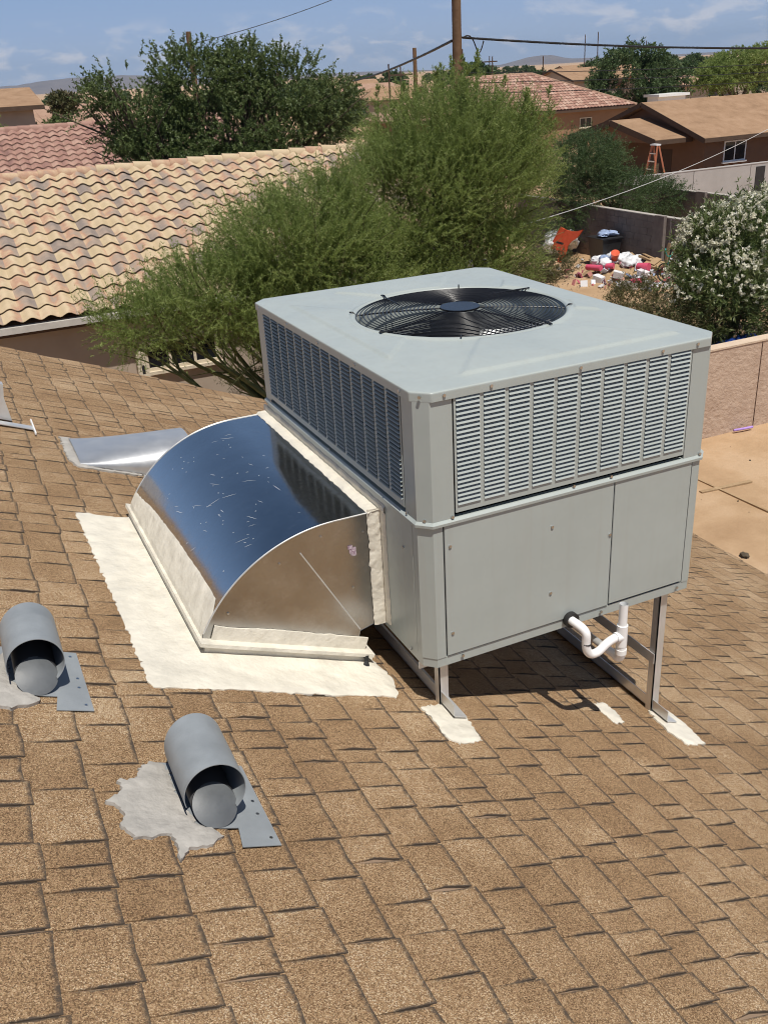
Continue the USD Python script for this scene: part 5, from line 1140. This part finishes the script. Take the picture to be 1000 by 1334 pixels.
# step ladder
ld = thing('step_ladder', 'orange step ladder with metal steps standing by the porch of the brown house', 'ladder')
LX, LY, LH = 27.0, 31.25, 2.5
for s_ in (-1, 1):
    obj('rail', B().beam((LX - .35, LY + .42 * s_, GZ), (LX, LY + .17 * s_, GZ + LH), .05, .09), 'orange_rail', ld)
    obj('rail', B().beam((LX + .75, LY + .42 * s_, GZ), (LX + .08, LY + .17 * s_, GZ + LH), .04, .06), 'orange_rail', ld)
for k in range(1, 8):
    f = k / 8; hw = .42 + (.17 - .42) * f; obj('step', B().box((LX - .35 + .35 * f - .05, LY - hw + .02, GZ + LH * f - .02), (LX - .35 + .35 * f + .05, LY + hw - .02, GZ + LH * f + .02)), 'alu', ld)
obj('top_cap', B().box((LX - .08, LY - .2, GZ + LH + .002), (LX + .16, LY + .2, GZ + LH + .06)), 'white_gloss', ld)
obj('white_board', B().prism([(29.6, GZ), (30.3, GZ), (30.25, -2.9), (29.9, -3.1)], lambda p, w: np.stack([np.full(len(p), 27.4 + w), p[:, 0], p[:, 1]], 1), 0, .04), 'white_gloss', label='white board propped up right of the orange ladder', cat='board')

# ------------------------------------------------------------------ poles and wires
def pole(label, x, y, z1, r, arm=False, group=None, mat='pole_wood'):
    p = thing('utility_pole', label, 'utility pole', group)
    obj('mast', B().tube([(x, y, GZ - .1), (x, y, (GZ + z1) / 2), (x, y, z1)], [r * 1.15, r, r * .85], 12), mat, p, smooth=40)
    if arm: obj('crossarm', B().box((x - 1.1, y - .06, z1 - .7), (x + 1.1, y + .06, z1 - .56)), mat, p)
    return p
mp = pole('tall wooden utility pole rising behind the feathery tree', 14.07, 25.0, 6.4, .145)
obj('bracket', B().tube(smooth_path([(14.2, 24.86, 2.62), (14.5, 24.84, 2.58), (14.7, 24.84, 2.2), (14.9, 24.85, 2.5)], 12), .02, 6), 'cable', mp, smooth=True)
pole('wooden utility pole left of the tall one, its foot behind the trees', 30.3, 60.0, 3.2, .15)
pole('wooden pole poking out of the top of the dark leafy tree', 9.87, 40.0, 3.75, .13)
def wire(name, label, P0, P1, sag, r, mat='cable', group=None):
    t = np.linspace(0, 1, 24)[:, None]; P = np.array(P0) * (1 - t) + np.array(P1) * t; P[:, 2] -= sag * 4 * (t * (1 - t))[:, 0]
    obj(name, B().tube(P, r, 5), mat, smooth=True, label=label, cat='cable', group=group)
wire('overhead_cable', 'thick black overhead cable running right from the tall pole', (14.2, 24.95, 2.62), (34.0, 25.0, 1.72), .22, .035)
wire('overhead_cable', 'thick black overhead cable running left from the tall pole to the next pole', (13.95, 25.1, 2.55), (23.5, 60.0, 1.35), .35, .04)
wire('service_wire', 'pale service wire sagging across in front of the brown house', (24.5, 20.5, 0.45), (6.6, 12.2, -.95), .42, .0075, 'light_cable')
wire('overhead_wire', 'thin wire crossing the sky at top left', (12.5, 60.0, 3.6), (27.0, 60.0, 6.9), .35, .022)
for k, (z0, z1) in enumerate(((1.25, 1.0), (.75, .55), (.2, .0))):
    wire('overhead_wire', ('highest', 'middle', 'lowest')[k] + ' of three thin wires strung across the reddish hip roof', (26.0, 48.0, z0 + .35), (62.0, 48.0, z1), .25, .022, 'cable', 'thin wires above the reddish hip roof')
rg = np.random.default_rng(71)
for k, (x, y, z) in enumerate(((34, 72, 2.4), (36.5, 75, 2.2), (50, 90, 4.0), (52, 92, 3.6), (58, 96, 2.8), (66, 110, 3.0), (70, 104, 2.6), (84, 112, 5.2), (88, 110, 4.0), (74, 92, 3.4), (95, 130, 5.5), (97, 118, 4.0))):
    pole('thin distant pole above the far rooftops', x, y, z, .07, arm=k % 4 == 1, group='thin distant poles above the roofs', mat='trim_brown')
# ------------------------------------------------------------------ the town behind
gable_house('tan_house', 'tall tan house with tile roof at the upper left border', -6.0, 4.05, 43.0, 52.0, 1.35, .16, 'stucco_beige', 'tile_far_tan' if 'tile_far_tan' in LK else 'far_shingle')
gable_house('far_house', 'low house with a reddish roof far off between the tan house and the dark tree', 4.6, 9.5, 52.0, 58.0, .2, .27, 'stucco_orange', 'far_tile')
leafy('far_tree', 'pale green bushy tree under the eave of the tan house', (1.2, 34.6, GZ), [(.9, 34.6, .2, 1.0, 1, .9), (-.2, 34.6, .4, 1.0, 1, .9)], 900, 81, 'palo_leaf', .11, .035, nleaf=16, r0=.08)
leafy('far_tree', 'small round tree by the low reddish roof at left', (5.6, 54.0, GZ), [(5.75, 50.0, 1.25, .5, .5, .42)], 260, 82, 'dry_leaf', .16, .08, nleaf=14, r0=.07)
leafy('far_tree', 'dark bush at the foot of the tan house wall', (5.2, 46, GZ), [(4.7, 44.5, .1, .8, .8, .6)], 300, 83, 'dark_leaf', .15, .07, nleaf=14, r0=.07)
leafy('far_tree', 'big round dark tree above the tan shingle roof', (58, 70.0, GZ), [(56.5, 70, .6, 3.6, 3, 2.1), (59.5, 70, -.2, 2.8, 2.5, 1.6), (54.5, 70, -.4, 2.3, 2, 1.4)], 3000, 84, 'mesquite_leaf', .28, .11, nleaf=18, slen=(.5, 1.1), r0=.25, cs=.5)
leafy('far_tree', 'ragged green tree at the right border above the brown house', (69, 70.0, GZ), [(68.5, 70, .3, 2.8, 3, 1.4), (72, 70, .6, 2.6, 2.5, 1.5), (66, 70, -.3, 1.8, 2, 1.0)], 2200, 85, 'palo_leaf', .28, .09, nleaf=18, slen=(.5, 1.2), upw=.9, r0=.22, cs=.5)
gable_house('far_house', 'far house with a gabled tan roof between the two trees at right', 66.0, 80.0, 92.0, 101.0, -.1, .28, 'stucco_beige', 'far_shingle')
gable_house('far_house', 'far house with a red roof just left of the ragged tree at right', 70.5, 79.0, 84.0, 91.0, -1.1, .42, 'stucco_beige', 'far_tile', hip0=0, hip1=3)
obj('white_shed', B().box((55.9, 65.6, -1.28), (59.2, 67.6, -1.08)).box((56.1, 65.9, GZ), (59.0, 67.3, -1.281)), 'white_frame', label='white flat roofed shed behind the tan shingle roof', cat='shed')
for k in range(24):
    y = rg.uniform(105, 330); xx = y * rg.uniform(0.28, 1.05) + 5; w_ = rg.uniform(10, 16)
    gable_house('distant_house', 'distant tan house low on the horizon', xx, xx + w_, y, y + rg.uniform(8, 11), GZ + 2.7, rg.uniform(.28, .4), str(rg.choice(['stucco_beige', 'stucco_orange', 'stucco_tan'])), str(rg.choice(['far_tile', 'far_shingle'])), hip0=3 * (k % 2), hip1=3 * (k % 2), group='distant houses low on the horizon')
for k in range(6):
    y = rg.uniform(90, 200); xx = y * rg.uniform(.02, .12) + 2; w_ = rg.uniform(10, 14)
    gable_house('distant_house', 'distant tan house low on the horizon', xx, xx + w_, y, y + 9, GZ + 2.7, .3, 'stucco_beige', 'far_tile', group='distant houses low on the horizon')
src = leafy('distant_tree', 'distant tree among the houses on the horizon', (0, 0, 0), [(0, 0, 3.0, 2.6, 2.6, 1.8), (1.5, .5, 2.4, 1.8, 1.8, 1.2)], 420, 91, 'mesquite_leaf', .5, .25, nleaf=14, slen=(.5, 1.2), r0=.2, cs=.5, group='distant trees on the horizon')
UsdGeom.Xformable(stage.GetPrimAtPath(src)).AddTranslateOp().Set(Gf.Vec3d(88, 98, GZ))
for k in range(110):
    y = rg.uniform(95, 520); xx = y * (rg.uniform(.3, 1.1) if k % 5 else rg.uniform(.03, .4)) + 4; s_ = rg.uniform(.7, 1.25)
    copy_of(src, 'distant tree among the houses on the horizon', 'distant trees on the horizon', (xx, y, GZ), rg.uniform(0, 6), (s_, s_, s_ * rg.uniform(.8, 1.1)))
# ------------------------------------------------------------------ mountains
def range_(label, pts, depth, seed):
    P = np.array(pts, float); t = np.linspace(0, 1, 260); s_ = np.linspace(0, 1, len(P)); X, Yv, Zv = (np.interp(t, s_, P[:, i]) for i in range(3))
    rows = []; dirv = norm(np.stack([X, Yv], 1)); n = 14
    for k in range(n):
        f = k / (n - 1); hgt = (1 - abs(2 * f - 1)) ** 0.8; off = (f - .5) * depth
        nz = meshkit.fbm(np.stack([X / 420, Yv / 420, np.full(260, f * 3.0)], -1), 5, seed)
        Zr = GZ - 6 + (Zv - GZ + 6) * hgt * (0.62 + 0.76 * nz * (0.6 + .4 * (f != .5)))
        rows.append(np.stack([X + dirv[:, 0] * off, Yv + dirv[:, 1] * off, Zr], 1))
    obj('mountain', B().grid(np.array(rows), flip=True), 'mountain_rock', smooth=True, label=label, kind='structure')
range_('long bluish mountain range on the left horizon', [(-2600, 8700, 5), (-900, 8900, 45), (300, 8980, 50), (900, 8950, 88), (1377, 8894, 112), (1850, 8800, 95), (2300, 8700, 45), (3000, 8450, 30), (3700, 8200, 22), (4300, 7900, 0)], 2600, 3)
range_('small bluish mountain on the horizon behind the reddish hip roof', [(4300, 7900, 0), (4700, 7660, 15), (4900, 7540, 58), (5050, 7440, 66), (5200, 7340, 30), (5600, 7050, 15), (7500, 5600, 10)], 1800, 6)
# ------------------------------------------------------------------ desert haze
look('haze_look', {'v': ('principled_volume', {'color': (0.55, 0.74, 1.0), 'density': 0.00006, 'anisotropy': 0.2})}, [], surface=None, volume='v.volume')
obj('haze', B().box((-15500, -15500, GZ - 9), (15500, 15500, 330)), 'haze_look', kind='stuff', label='thin bluish desert haze')
